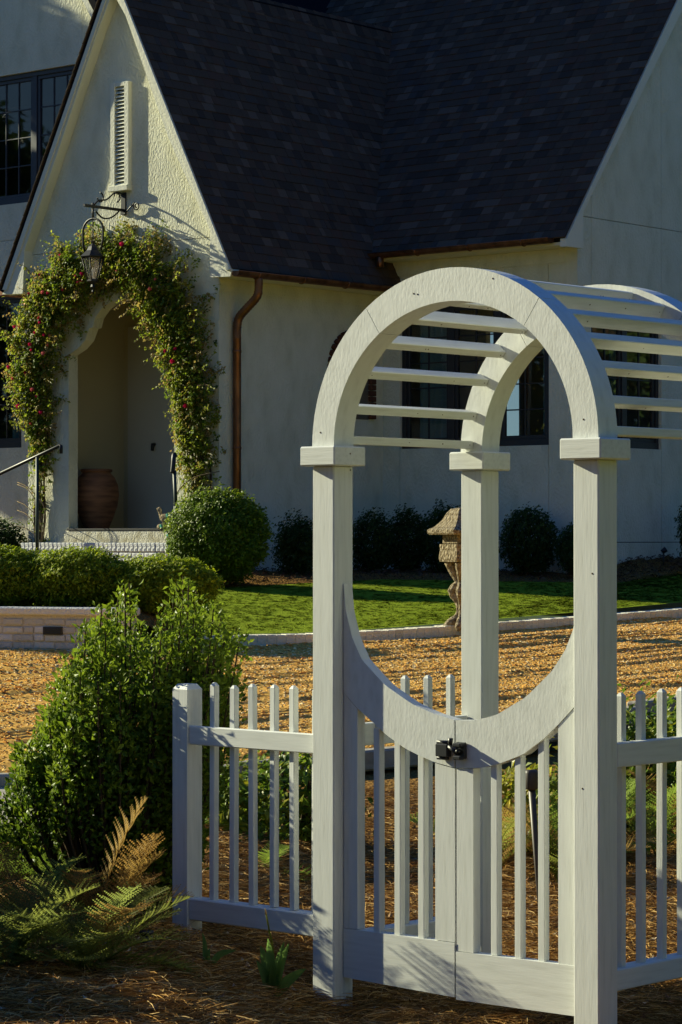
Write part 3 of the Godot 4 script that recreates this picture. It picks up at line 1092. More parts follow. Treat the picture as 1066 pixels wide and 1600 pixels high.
func slab(st: SurfaceTool, p: Array, thick: float) -> void:
	var n: Vector3 = (p[1] - p[0]).cross(p[2] - p[0]).normalized()
	if n.y < 0:
		n = -n
	var q := []
	for a in p:
		q.append(a - n * thick)
	face(st, p, n)
	face(st, q, -n)
	for i in 4:
		var k := (i + 1) % 4
		var mid: Vector3 = (p[0] + p[1] + p[2] + p[3]) / 4
		face(st, [p[i], p[k], q[k], q[i]], (p[i] + p[k]) / 2 - mid)


# shingles laid in courses: origin at the eave, along it and up the slope; the first 300 are pieces of their own
func shingle_roof(part: Node, o: Vector3, along: Vector3, up: Vector3, length: Callable, courses: int, expo: float, single: Callable, tab: float) -> void:
	var n := along.cross(up).normalized()
	if n.y < 0:
		n = -n
	var variants := []
	var widths := [tab * 0.55, tab * 0.8, tab, tab * 1.3]
	for w in widths:
		for th in [0.006, 0.011]:
			var st := st_flat()
			var l: float = expo * 1.12
			var a := Vector3(0, 0, 0)
			var hb: float = th + 0.004
			# x along the eave, y up the slope, z out of the roof
			var p := [Vector3(0, 0, hb), Vector3(w - 0.003, 0, hb), Vector3(w - 0.003, l, 0.004), Vector3(0, l, 0.004)]
			face(st, p, Vector3.BACK)
			face(st, [Vector3(0, 0, 0), Vector3(w - 0.003, 0, 0), p[1], p[0]], Vector3.DOWN)
			face(st, [Vector3(0, 0, 0), p[0], p[3], Vector3(0, l, 0)], Vector3.LEFT)
			face(st, [Vector3(w - 0.003, 0, 0), p[1], p[2], Vector3(w - 0.003, l, 0)], Vector3.RIGHT)
			variants.append([w, mesh_of(st)])
	var rest := []
	for i in 7:
		rest.append(st_flat())
	var basis := Basis(along, up, n)
	if basis.determinant() < 0:
		basis = Basis(along, up, -n)
	var singles := 0
	var used := []
	used.resize(7)
	used.fill(false)
	for c in courses:
		var span: Vector2 = length.call(c * expo)
		var x := span.x - rng.randf() * tab * 0.5 * (1.0 if span.x < -0.2 else 0.0)
		while x < span.y:
			var v: Array = variants[rng.randi() % variants.size()]
			# the last one in a course is cut to end at the rake
			var fit := 1.0
			if x + v[0] > span.y - widths[0] * 0.5:
				fit = (span.y - x) / v[0]
			var tone := rng.randi() % 7
			if rng.randf() < 0.35:
				tone = 0
			var xf := Transform3D(basis.scaled_local(Vector3(fit, 1, 1)), o + along * x + up * (c * expo + rng.randf_range(-0.003, 0.003)))
			if singles < 150 and single.call(x, c):
				obj("shingle", v[1], mats["shingle_%d" % tone], part, xf)
				singles += 1
			else:
				rest[tone].append_from(v[1], 0, xf)
				used[tone] = true
			x += v[0] if fit == 1.0 else 10.0
	for i in 7:
		if used[i]:
			var r := MeshInstance3D.new()
			r.name = numbered("shingle_field", part)
			r.mesh = rest[i].commit()
			r.material_override = mats["shingle_%d" % i]
			part.add_child(r, true)
			r.set_meta("kind", "stuff")


func build_roofs() -> void:
	var part := group_node("porch_roof", house)
	var apex := Vector2(-1.57, 6.66)
	var st := st_flat()
	slab(st, [hp(apex.x, apex.y, -0.12), hp(apex.x, apex.y, 6.0), hp(0.32, 3.01, 6.0), hp(0.32, 3.01, -0.12)], 0.05)
	slab(st, [hp(apex.x, apex.y, -0.15), hp(apex.x, apex.y, 6.0), hp(-3.48, 2.99, 6.0), hp(-3.48, 2.99, -0.15)], 0.05)
	obj("roof_deck", st, mats.roof_deck, part)
	var up := Vector3(apex.x - 0.32, apex.y - 3.01, 0)
	var len := up.length()
	up = up.normalized()
	var n := Vector3(-up.y, up.x, 0) * -1.0
	shingle_roof(part, hp(0.32, 3.01, -0.138) + n * 0.004, Vector3(0, 0, -1), up, func(_s): return Vector2(0, 5.9), int(len / 0.122), 0.122, func(x, c): return x < 1.9 and c > 3 and c < 25, 0.15)
	# the left slope shows only its edge: the ends of its courses
	var upl := Vector3(apex.x + 3.48, apex.y - 2.99, 0)
	var nl := Vector3(-upl.y, upl.x, 0).normalized()
	for c in int(upl.length() / 0.122):
		st = st_flat()
		cbox(st, Vector3.ZERO, Vector3(0.132, 0.016, 1.2), 0.003)
		var turn := atan2(upl.y, upl.x) - 0.05
		obj("shingle_course", st, mats["shingle_%d" % [0, 1, 5][c % 3]], part, Transform3D(Basis(Vector3.BACK, turn), hp(-3.48, 2.99, 0.42) + upl.normalized() * (0.061 + c * 0.122) + nl * 0.012))
	# ridge caps
	var x := 0.0
	var k := 0
	while x < 5.2:
		st = st_flat()
		for s in [-1.0, 1.0]:
			var d := Vector3(s * 0.12, -0.232, 0) if s > 0 else Vector3(-0.12, -0.23, 0)
			var a := Vector3(0, 0.028, 0)
			face(st, [a, a + Vector3(0, -0.012, -0.2), a + d + Vector3(0, -0.012, -0.2), a + d], Vector3(s, 0.5, 0))
			face(st, [a, a + d, a + d - Vector3(0, 0.014, 0), a - Vector3(0, 0.014, 0)], Vector3.BACK)
			face(st, [a + d, a + d + Vector3(0, -0.012, -0.2), a + d + Vector3(-s * 0.008, -0.03, -0.2), a + d + Vector3(-s * 0.008, -0.018, 0)], Vector3(s, -1, 0))
		obj("ridge_cap", st, mats["shingle_%d" % (k % 6)], part, Transform3D(Basis.IDENTITY, hp(apex.x, apex.y + 0.012, x - 0.16)))
		x += 0.15
		k += 1
	# the main roof, front and back slopes
	var main := group_node("main_roof", house)
	st = st_flat()
	slab(st, [hp(-6.0, 3.40, 2.585), hp(2.95, 3.40, 2.585), hp(2.95, 9.95, 7.5), hp(-6.0, 9.95, 7.5)], 0.06)
	slab(st, [hp(-6.0, 3.40, 12.4), hp(2.95, 3.40, 12.4), hp(2.95, 9.95, 7.5), hp(-6.0, 9.95, 7.5)], 0.06)
	obj("roof_deck", st, mats.roof_deck, main)
	var up2 := Vector3(0, 6.55, -4.915).normalized()
	var run := func(s: float) -> Vector2:
		# the valley against the porch roof
		var y := 3.40 + s * up2.y
		return Vector2(minf(0.0, 0.32 - (y - 3.01) / 1.931) - 0.25, 2.968) if y < 6.75 else Vector2(-3.0, 2.968)
	var n2 := Vector3(0, up2.z * -1.0, up2.y)
	shingle_roof(main, hp(0, 3.40, 2.57) + n2 * 0.004, Vector3(1, 0, 0), up2, run, 44, 0.122, func(xx, c): return xx > 0.4 and c > 1 and c < 20, 0.15)
	# the tall wing's roof
	var tallr := group_node("left_wing_roof", house)
	st = st_flat()
	slab(st, [hp(-6.35, 11.75, 0.88), hp(-6.35, 11.75, 9.1), hp(-2.78, 6.42, 9.1), hp(-2.78, 6.42, 0.88)], 0.09)
	slab(st, [hp(-6.35, 11.75, 0.88), hp(-6.35, 11.75, 9.1), hp(-9.92, 6.42, 9.1), hp(-9.92, 6.42, 0.88)], 0.09)
	obj("roof_deck", st, mats.roof_deck, tallr)
	st = st_flat()
	prism(st, pv([-2.80, 6.30 + EYE, -2.80, 6.43 + EYE, -6.35, 11.72 + EYE, -6.35, 11.45 + EYE, -2.92, 6.30 + EYE]), -1.0, -0.90)
	obj("rake_board", st, mats.trim, tallr)


func build_trim() -> void:
	# the gable's rake boards with boxed returns, a slim crown along their upper edge
	var e := func(list: Array) -> PackedVector2Array:
		var p := PackedVector2Array()
		for i in range(0, list.size(), 2):
			p.append(Vector2(list[i], list[i + 1] + EYE))
		return p
	var st := st_flat()
	prism(st, e.call([0.30, 2.925, 0.325, 2.995, -1.566, 6.648, -1.566, 6.36, -1.35, 6.06, -0.667, 4.585, -0.007, 3.458, -0.007, 2.935]), 0.001, 0.14)
	obj("rake_board", st, mats.trim, house)
	st = st_flat()
	prism(st, e.call([-3.45, 2.945, -3.43, 3.04, -1.57, 6.63, -1.57, 6.36, -1.82, 5.93, -2.468, 4.62, -3.066, 3.45, -3.089, 2.935]), 0.001, 0.14)
	obj("rake_board", st, mats.trim, house)
	st = st_flat()
	prism(st, e.call([0.318, 3.0, -1.566, 6.640, -1.566, 6.52, 0.255, 2.995]), 0.141, 0.158)
	obj("crown_strip", st, mats.trim, house)
	st = st_flat()
	prism(st, e.call([-3.435, 3.00, -1.57, 6.575, -1.57, 6.46, -3.36, 2.99]), 0.141, 0.158)
	obj("crown_strip", st, mats.trim, house)
	# the wing's rake board, and the boxed eaves
	var wing_xf := Transform3D(Basis(Vector3(0, 0, -1), Vector3.UP, Vector3(1, 0, 0)), Vector3(2.888, 0, 0))
	st = st_flat()
	prism(st, e.call([2.575, 3.30, 2.58, 3.39, 7.5, 9.948, 7.5, 9.55, 2.90, 3.72, 2.905, 3.305]), 0.0, 0.09)
	obj("rake_board", st, mats.trim, house, wing_xf)
	obj("eave_soffit", box_mesh(hp(0.02, 3.325, 2.914), hp(2.887, 3.36, 2.61), 0.0), mats.trim, house)
	obj("eave_soffit", box_mesh(hp(0.001, 2.935, 3.4), hp(0.29, 2.965, 0.001), 0.0), mats.trim, house)
	obj("frieze_board", box_mesh(hp(0.0005, 2.80, 2.914), hp(0.012, 2.934, 0.002), 0.003), mats.stucco, house)
	obj("frieze_board", box_mesh(hp(0.02, 3.16, 2.9145), hp(2.72, 3.324, 2.90), 0.003), mats.stucco, house)
	# the tall louvre
	var lv := group_node("louver", house)
	st = st_flat()
	box(st, hp(-1.690, 4.11, 0.0), hp(-1.618, 5.32, -0.055), 0.003)
	box(st, hp(-1.462, 4.11, 0.0), hp(-1.390, 5.32, -0.055), 0.003)
	box(st, hp(-1.6175, 5.272, 0.0), hp(-1.4625, 5.32, -0.053), 0.003)
	obj("frame", st, mats.trim, lv)
	obj("sill", box_mesh(hp(-1.695, 4.045, 0.0), hp(-1.385, 4.1095, -0.085), 0.004), mats.trim, lv)
	obj("backing", box_mesh(hp(-1.6175, 4.11, 0.0), hp(-1.4625, 5.272, -0.004), 0.0), mats.frame_dark, lv)
	var sl := box_mesh(Vector3(-0.077, -0.003, -0.027), Vector3(0.077, 0.003, 0.027), 0.001)
	for i in 26:
		obj("louver_slat", sl, mats.trim, lv, Transform3D(Basis(Vector3.RIGHT, 0.75), hp(-1.54, 4.135 + i * 0.0447, -0.026)))
	# arched window with a brick rim in the porch's side wall
	var nw := group_node("arched_window", house)
	var nxf := Transform3D(Basis(Vector3(0, 0, -1), Vector3.UP, Vector3(1, 0, 0)), Vector3(0, 0, 0))
	nw.transform = nxf
	var c := Vector2(2.31, 1.98)
	st = st_flat()
	var pl := PackedVector2Array()
	for i in 17:
		var a := PI * i / 16.0
		pl.append(Vector2(c.x + cos(a) * 0.33, c.y + EYE + sin(a) * 0.40))
	pl.append(Vector2(c.x - 0.33, 1.42 + EYE))
	pl.append(Vector2(c.x + 0.33, 1.42 + EYE))
	prism(st, pl, 0.001, 0.012)
	obj("pane", st, mats.glass, nw)
	st = st_flat()
	prism(st, pl, 0.0004, 0.0009)
	obj("backing", st, mats.interior, nw)
	for i in 17:
		var a := PI * (i + 0.5) / 17.0
		st = st_flat()
		cbox(st, Vector3.ZERO, Vector3(0.10, 0.062, 0.06), 0.006)
		obj("brick", st, mats.brick_red, nw, Transform3D(Basis(Vector3.BACK, a), Vector3(c.x + cos(a) * 0.38, c.y + EYE + sin(a) * 0.45, 0.022)))
	for s in [-1.0, 1.0]:
		for i in 8:
			st = st_flat()
			cbox(st, Vector3.ZERO, Vector3(0.10, 0.062, 0.06), 0.006)
			obj("brick", st, mats.brick_red, nw, Transform3D(Basis.IDENTITY, Vector3(c.x + s * 0.38, 1.95 - i * 0.07 + EYE, 0.022)))


func build_gutters() -> void:
	# half-round copper gutters with rolled rims and hangers
	for g in [[hp(0.36, 2.985, -0.12), hp(0.36, 3.0, 3.1)], [hp(-0.28, 3.405, 2.53), hp(2.79, 3.405, 2.53)]]:
		var part := group_node("gutter", house)
		var a: Vector3 = g[0]
		var b: Vector3 = g[1]
		var d := (b - a).normalized()
		var side := d.cross(Vector3.UP).normalized()
		var st := st_smooth()
		for i in 12:
			var t0 := PI + PI * i / 12.0
			var t1 := PI + PI * (i + 1) / 12.0
			for r in [0.062, 0.058]:
				var p: Vector3 = side * cos(t0) * r + Vector3.UP * sin(t0) * r
				var q: Vector3 = side * cos(t1) * r + Vector3.UP * sin(t1) * r
				if r > 0.06:
					quad(st, a + p, a + q, b + q, b + p)
				else:
					quad(st, a + p, b + p, b + q, a + q)
		for s in [-1.0, 1.0]:
			tube(st, [a + side * s * 0.06, b + side * s * 0.06], [0.007, 0.007], 8)
		obj("trough", st, mats.copper, part)
		for e in [a, b]:
			st = st_flat()
			var ring := []
			for i in 13:
				var t := PI + PI * i / 12.0
				ring.append(e + side * cos(t) * 0.061 + Vector3.UP * sin(t) * 0.061)
			var dd: Vector3 = (a - b) if e == a else (b - a)
			face(st, ring, dd)
			var ring2 := []
			for p in ring:
				ring2.append(p + dd.normalized() * 0.004)
			face(st, ring2, dd)
			obj("end_cap", st, mats.copper, part)
		var l := a.distance_to(b)
		var x := 0.35
		while x < l - 0.1:
			st = st_smooth()
			var pts := []
			for i in 9:
				var t := PI + PI * i / 8.0
				pts.append(a + d * x + side * cos(t) * 0.066 + Vector3.UP * sin(t) * 0.066)
			tube(st, pts, [0.009], 6)
			obj("hanger", st, mats.copper, part)
			x += 0.78
	# the downspout with its crimped elbow
	var ds := group_node("downspout", house)
	var bend := curve_points([hp(0.36, 2.93, 0.27), hp(0.36, 2.82, 0.27), hp(0.335, 2.72, 0.265), hp(0.20, 2.60, 0.25), hp(0.09, 2.50, 0.24), hp(0.062, 2.38, 0.235), hp(0.062, 2.25, 0.235)], 40)
	var rr := []
	for i in 40:
		rr.append(0.047 + (0.004 if (i % 2 == 0 and i > 6 and i < 33) else 0.0))
	var st2 := st_smooth()
	tube(st2, bend, rr, 14)
	obj("elbow", st2, mats.copper, ds)
	st2 = st_smooth()
	tube(st2, [hp(0.062, 2.27, 0.235), hp(0.062, 2.262, 0.235), hp(0.062, 1.3, 0.235), hp(0.062, -0.35, 0.235)], [0.051, 0.047, 0.047, 0.047], 14)
	obj("pipe", st2, mats.copper, ds)
	for y in [2.1, 1.0]:
		st2 = st_smooth()
		tube(st2, [hp(0.062, y, 0.235), hp(0.062, y + 0.03, 0.235)], [0.0515, 0.0515], 14)
		obj("strap", st2, mats.copper, ds)
	st2 = st_smooth()
	tube(st2, [hp(0.28, 3.36, 2.53), hp(0.28, 3.24, 2.53)], [0.045, 0.045], 14)
	obj("gutter_outlet", st2, mats.copper, house)
	# the stub of the gutter and elbow on the far side of the porch
	st2 = st_smooth()
	tube(st2, curve_points([hp(-3.5, 2.96, 0.3), hp(-3.5, 2.86, 0.3), hp(-3.40, 2.76, 0.3), hp(-3.22, 2.66, 0.3), hp(-3.20, 2.3, 0.3), hp(-3.20, 0.0, 0.3)], 24), [0.045], 12)
	obj("downspout", st2, mats.copper, house)
	st2 = st_flat()
	box(st2, hp(-3.56, 2.93, 1.0), hp(-3.45, 3.02, -0.12), 0.01)
	obj("gutter", st2, mats.copper, house)


# ---------------------------------------------------------------- low brick wall, lawn edging, entry step

func house_point(u: float, y: float, v: float) -> Vector3:
	return house.transform * hp(u, y, v)


func build_masonry() -> void:
	# the painted brick wall of the planter, running away to the left
	var a := Vector2(-1.80, 22.62)
	var b := Vector2(-4.6, 23.6)
	var dir := (b - a).normalized()
	var turn := atan2(dir.y, -dir.x)
	var t := thing("planter_wall", "low cream painted brick planter wall below the clipped hedge, with louvred light", "wall", at(a.x, -1.0, a.y), -turn)
	# local x runs from the near right end (0) to the left (-length), z towards the viewer
	var length := a.distance_to(b)
	var base := -0.03
	obj("mortar_core", box_mesh(Vector3(-length, base - 0.1, -0.16), Vector3(-0.006, 0.33, -0.012), 0.0), mats.mortar, t)
	var bricks := []
	for m in ["brick_cream", "brick_cream_pale", "brick_cream_dull"]:
		bricks.append(mats[m])
	var full := box_mesh(Vector3(-0.094, -0.028, -0.05), Vector3(0.094, 0.028, 0.0), 0.007)
	var half := box_mesh(Vector3(-0.044, -0.028, -0.05), Vector3(0.044, 0.028, 0.0), 0.007)
	var n_brick := 0
	for row in 5:
		var x := -0.004 - (0.1 if row % 2 == 1 else 0.0)
		if row % 2 == 1:
			obj("brick", half, bricks[0], t, Transform3D(Basis.IDENTITY, Vector3(-0.048, base + 0.03 + row * 0.0675, 0.0)))
		while x > -1.9:
			var turned := Basis(Vector3.UP, rng.randf_range(-0.025, 0.025)) * Basis(Vector3.BACK, rng.randf_range(-0.01, 0.01))
			var use_half := rng.randf() < 0.16
			var w := 0.1 if use_half else 0.2
			obj("brick", half if use_half else full, bricks[rng.randi() % 3], t, Transform3D(turned, Vector3(x - w / 2, base + 0.03 + row * 0.0675 + rng.randf_range(-0.003, 0.003), rng.randf_range(-0.005, 0.007))))
			x -= w
			n_brick += 1
	var st := st_flat()
	cbox(st, Vector3(-length / 2 + 0.01, 0.365, -0.08), Vector3(length + 0.02, 0.068, 0.21), 0.012)
	obj("wall_cap", st, mats.brick_cream_pale, t)
	var light := group_node("step_light", t)
	var lx := -0.72
	obj("housing", box_mesh(Vector3(lx - 0.09, 0.165, -0.02), Vector3(lx + 0.09, 0.232, 0.018), 0.004), mats.black_plastic, light)
	for i in 3:
		obj("louver_slat", box_mesh(Vector3(lx - 0.08, 0.176 + i * 0.018, 0.018), Vector3(lx + 0.08, 0.184 + i * 0.018, 0.028), 0.002), mats.black_plastic, light)
	var soil := st_smooth()
	quad(soil, at(-7, -0.64, 24.3), at(-1.82, -0.64, 22.72), at(-1.75, -0.64, 24.6), at(-7, -0.64, 26.0))
	quad(soil, at(-1.82, -0.64, 22.72), at(-1.45, -0.92, 23.2), at(-1.15, -0.86, 24.4), at(-1.75, -0.64, 24.6))
	struct("planter_soil", soil, mats.mulch)

	# bricks on edge between the drive and the lawn
	var edge := thing("brick_edging", "curved row of white painted bricks on edge between lawn and gravel", "kerb", at(0.23, gravel_y(0, 24.0), 24.0))
	var inv := edge.transform.affine_inverse()
	var line := PackedVector2Array()
	for p in far_edge:
		if p.x > -1.6 and p.x < 4.6:
			line.append(p)
	var c := Curve2D.new()
	for p in line:
		c.add_point(p)
	var l := c.get_baked_length()
	var bm := box_mesh(Vector3(-0.0438, -0.10, -0.19), Vector3(0.0438, 0.088, 0.0), 0.005)
	var s := 0.04
	while s < l:
		var p: Vector2 = c.sample_baked(s)
		var q: Vector2 = c.sample_baked(minf(s + 0.05, l))
		var d := (q - p).normalized()
		var xf := Transform3D(Basis(Vector3.UP, atan2(d.y, d.x) + rng.randf_range(-0.025, 0.025)) * Basis(Vector3.BACK, rng.randf_range(-0.02, 0.02)), at(p.x, gravel_y(p.x, p.y) + rng.randf_range(-0.003, 0.003), p.y))
		obj("brick", bm, mats.curb_white if rng.randf() < 0.7 else mats.curb_dull, edge, inv * xf)
		s += 0.0885

	# the white brick step below the porch
	var step := thing("brick_step", "white painted brick step under the arched porch opening", "step", house_point(-1.5, -0.5, -0.3), HOUSE_TURN)
	# local: x along the gable, z outwards from the gable plane, y from 0 at the footing
	obj("mortar_core", box_mesh(Vector3(-1.28, -0.2, -0.29), Vector3(1.125, 0.43, 0.145), 0.0), mats.mortar, step)
	var header := box_mesh(Vector3(-0.0315, 0.0, -0.2), Vector3(0.0315, 0.1, 0.0), 0.006)
	var stretch := box_mesh(Vector3(-0.097, 0.0, -0.09), Vector3(0.097, 0.058, 0.0), 0.006)
	var x := -1.25
	while x < 1.13:
		obj("brick", header, mats.brick_white, step, Transform3D(Basis.IDENTITY, Vector3(x, 0.34 + rng.randf_range(-0.002, 0.002), 0.157 + rng.randf_range(-0.003, 0.003))))
		x += 0.0695
	for row in 5:
		x = -1.18 - (0.1 if row % 2 else 0.0)
		while x < 1.05:
			obj("brick", stretch, mats.brick_white, step, Transform3D(Basis.IDENTITY, Vector3(x, 0.268 - row * 0.067, 0.152 + rng.randf_range(-0.003, 0.003))))
			x += 0.204
	for row in 5:
		for k in 2:
			obj("brick", stretch, mats.brick_white, step, Transform3D(Basis(Vector3.UP, PI / 2), Vector3(1.132, 0.30 - row * 0.067, -0.0 - k * 0.204)))


# ---------------------------------------------------------------- things at the house

func build_house_things() -> void:
	# wall lantern on a scrolled iron bracket
	var t := thing("wall_lantern", "black iron lantern hanging from a scrolled bracket over the porch arch", "lantern", house_point(-1.5, 3.8, 0.0), HOUSE_TURN)
	var st := st_flat()
	cbox(st, Vector3(-0.008, 0.10, 0.012), Vector3(0.075, 0.26, 0.024), 0.004)
	obj("wall_plate", st, mats.iron, t)
	st = st_flat()
	cbox(st, Vector3(0, 0.02, 0.33), Vector3(0.032, 0.032, 0.66), 0.004)
	obj("bracket_arm", st, mats.iron, t)
	for k in [[0.05, 0.13, 1], [0.32, 0.09, -1]]:
		st = st_smooth()
		var pts := []
		for i in 26:
			var a: float = i / 25.0 * 4.6
			var r: float = 0.035 + 0.03 * a / 4.6
			pts.append(Vector3(0, 0.04 + k[1] + sin(a) * r * k[2], 0.09 + k[0] + cos(a) * r))
		tube(st, pts, [0.009], 6)
		obj("scroll", st, mats.iron, t)
	st = st_smooth()
	tube(st, curve_points([Vector3(0, 0.2, 0.02), Vector3(0, 0.22, 0.15), Vector3(0, 0.12, 0.30), Vector3(0, 0.10, 0.42), Vector3(0, 0.04, 0.50)], 20), [0.010], 6)
	obj("scroll", st, mats.iron, t)
	st = st_smooth()
	tube(st, curve_points([Vector3(0, 0.0, 0.10), Vector3(0, -0.08, 0.22), Vector3(0, -0.10, 0.36), Vector3(0, -0.03, 0.48)], 20), [0.010], 6)
	obj("scroll", st, mats.iron, t)
	st = st_smooth()
	var sp := []
	for i in 40:
		var a := i / 39.0 * 9.0
		var r := 0.055 - 0.0045 * a
		sp.append(Vector3(0.24 + cos(a + 2.2) * r, 0.05 + sin(a + 2.2) * r, 0.05))
	sp.insert(0, Vector3(0.12, 0.03, 0.05))
	sp.insert(0, Vector3(0.02, -0.03, 0.03))
	tube(st, sp, [0.009], 6)
	obj("scroll", st, mats.iron, t)
	# the hanging lantern itself
	var z := 0.52
	st = st_smooth()
	tube(st, [Vector3(0, 0.06, z), Vector3(0, -0.13, z)], [0.014, 0.012], 8)
	obj("hanger", st, mats.iron, t)
	st = st_smooth()
	var hoop := []
	for i in 27:
		var a := PI * i / 26.0
		hoop.append(Vector3(cos(a) * 0.165, -0.27 + sin(a) * 0.15, z))
	hoop.insert(0, Vector3(0.135, -0.50, z))
	hoop.insert(1, Vector3(0.162, -0.38, z))
	hoop.append(Vector3(-0.162, -0.38, z))
	hoop.append(Vector3(-0.135, -0.50, z))
	tube(st, hoop, [0.013], 6)
	obj("hoop", st, mats.iron, t)
	st = st_smooth()
	for i in 6:
		lathe_ring(st, Vector3(0, -0.145 - i * 0.038, z), 0.016, 0.005, i % 2 == 0)
	obj("chain", st, mats.iron, t)
	st = st_flat()
	lathe(st, [Vector2(0.14, -0.575), Vector2(0.148, -0.56), Vector2(0.075, -0.49), Vector2(0.05, -0.445), Vector2(0.018, -0.41), Vector2(0.026, -0.385), Vector2(0.0, -0.365)], 6, Vector3(0, 0, z))
	obj("lantern_roof", st, mats.iron, t)
	var body := group_node("lantern_cage", t)
	for k in 6:
		var a := TAU * k / 6.0
		var d := Vector3(cos(a), 0, sin(a))
		var a2 := TAU * (k + 1) / 6.0
		var d2 := Vector3(cos(a2), 0, sin(a2))
		var st2 := st_smooth()
		tube(st2, [Vector3(0, -0.575, z) + d * 0.130, Vector3(0, -0.83, z) + d * 0.062], [0.008], 6)
		obj("cage_bar", st2, mats.iron, body)
		var pane := st_flat()
		quad(pane, Vector3(0, -0.58, z) + d * 0.122, Vector3(0, -0.58, z) + d2 * 0.122, Vector3(0, -0.825, z) + d2 * 0.056, Vector3(0, -0.825, z) + d * 0.056)
		obj("pane", pane, mats.lamp_glass, body)
	st = st_flat()
	lathe(st, [Vector2(0.0, -0.99), Vector2(0.016, -0.965), Vector2(0.012, -0.945), Vector2(0.03, -0.91), Vector2(0.02, -0.88), Vector2(0.07, -0.845), Vector2(0.07, -0.825), Vector2(0.0, -0.824)], 6, Vector3(0, 0, z))
	obj("finial", st, mats.iron, t)
	st = st_smooth()
	lathe(st, [Vector2(0.018, -0.82), Vector2(0.018, -0.72), Vector2(0.0, -0.68)], 10, Vector3(0, 0, z))
	obj("candle_tube", st, mats.brick_cream_pale, t)

	# terracotta jar inside the porch
	t = thing("clay_jar", "tall brown terracotta jar standing inside the porch", "jar", house_point(-2.58, 0.085, 0.60), HOUSE_TURN)
	st = st_smooth()
	lathe(st, [Vector2(0.0, 0.0), Vector2(0.135, 0.0), Vector2(0.15, 0.03), Vector2(0.20, 0.14), Vector2(0.255, 0.30), Vector2(0.275, 0.43), Vector2(0.262, 0.55), Vector2(0.22, 0.645), Vector2(0.175, 0.69), Vector2(0.165, 0.71)], 36)
	obj("body", st, mats.clay, t)
	st = st_smooth()
	lathe(st, [Vector2(0.165, 0.70), Vector2(0.19, 0.71), Vector2(0.195, 0.735), Vector2(0.18, 0.745), Vector2(0.145, 0.74), Vector2(0.14, 0.6), Vector2(0.0, 0.55)], 36)
	obj("rim", st, mats.clay, t)

	# bird figure on the sill
	t = thing("bird_figure", "small stone quail figure on a rock at the porch sill", "bird statue", house_point(-0.86, 0.107, -0.0), HOUSE_TURN)
	st = st_smooth()
	tube(st, curve_points([Vector3(0.15, 0.135, 0), Vector3(0.10, 0.125, 0), Vector3(0.04, 0.115, 0), Vector3(-0.02, 0.125, 0), Vector3(-0.055, 0.16, 0), Vector3(-0.07, 0.195, 0), Vector3(-0.078, 0.22, 0), Vector3(-0.10, 0.226, 0), Vector3(-0.125, 0.222, 0)], 26),
		[0.008, 0.011, 0.014, 0.018, 0.024, 0.031, 0.037, 0.043, 0.047, 0.05, 0.051, 0.05, 0.047, 0.042, 0.036, 0.030, 0.025, 0.022, 0.021, 0.023, 0.026, 0.028, 0.025, 0.016, 0.008, 0.003], 14)
	obj("bird_body", st, mats.lantern_stone, t)
	st = st_smooth()
	for s in [-0.018, 0.018]:
		tube(st, [Vector3(0.01, 0.09, s), Vector3(0.0, 0.05, s)], [0.01, 0.008], 6)
	obj("legs", st, mats.lantern_stone, t)
	st = st_smooth()
	lathe(st, [Vector2(0.0, 0.0), Vector2(0.085, 0.002), Vector2(0.09, 0.025), Vector2(0.065, 0.05), Vector2(0.0, 0.058)], 9)
	obj("rock_base", st, mats.lantern_stone, t)

	# hand rails
	t = thing("handrail", "dark green iron handrail left of the porch arch, sloping down to the left", "handrail", house_point(-2.42, -0.5, -0.6), HOUSE_TURN)
	var o := Vector3(-2.42, -0.5, 0)
	var rp := func(u: float, y: float, v: float) -> Vector3: return Vector3(u - o.x, y - o.y, -(v + 0.6))
	st = st_smooth()
	tube(st, [rp.call(-1.943, 0.975, -0.6), rp.call(-1.943, 1.065, -0.6), rp.call(-1.96, 1.07, -0.6), rp.call(-3.5, 0.60, -0.6)], [0.02, 0.02, 0.021, 0.021], 8)
	obj("rail", st, mats.iron, t)
	st = st_smooth()
	tube(st, [rp.call(-2.342, -0.45, -0.6), rp.call(-2.342, 0.945, -0.6)], [0.021, 0.021], 8)
	obj("rail_post", st, mats.iron_green, t)
	t = thing("handrail", "dark green iron handrail right of the porch arch, seen end on", "handrail", house_point(-0.12, -0.5, -0.6), HOUSE_TURN)
	st = st_smooth()
	tube(st, [Vector3(0.02, 0.85, 0), Vector3(0, 1.25, 0)], [0.022, 0.022], 8)
	tube(st, [Vector3(0.02, -0.1, 0), Vector3(0.02, 0.85, 0)], [0.022, 0.022], 8)
	obj("rail_post", st, mats.iron_green, t)
	st = st_smooth()
	tube(st, curve_points([Vector3(-0.002, 1.22, 0.03), Vector3(0, 1.30, 0.02), Vector3(-0.01, 1.39, 0.0), Vector3(-0.03, 1.43, -0.03), Vector3(-0.05, 1.41, -0.06)], 20), [0.027], 8)
	obj("rail", st, mats.iron, t)

	# carved stone lantern on the lawn
	t = thing("stone_lantern", "weathered pagoda roofed stone lantern on curved legs standing on the lawn", "stone lantern", at(1.13, -0.845, 24.7), 0.5)
	t.scale = Vector3(0.80, 0.985, 0.80)
	st = st_flat()
	lathe(st, [Vector2(0.0, 0.885), Vector2(0.40, 0.885), Vector2(0.425, 0.90), Vector2(0.425, 0.93), Vector2(0.33, 0.965), Vector2(0.25, 1.02), Vector2(0.19, 1.09), Vector2(0.14, 1.13), Vector2(0.05, 1.14), Vector2(0.0, 1.14)], 4, Vector3.ZERO, PI / 4)
	obj("roof", st, mats.lantern_stone, t)
	st = st_flat()
	box(st, Vector3(-0.17, 0.80, -0.17), Vector3(-0.09, 0.885, 0.17), 0.006)
	box(st, Vector3(0.09, 0.80, -0.17), Vector3(0.17, 0.885, 0.17), 0.006)
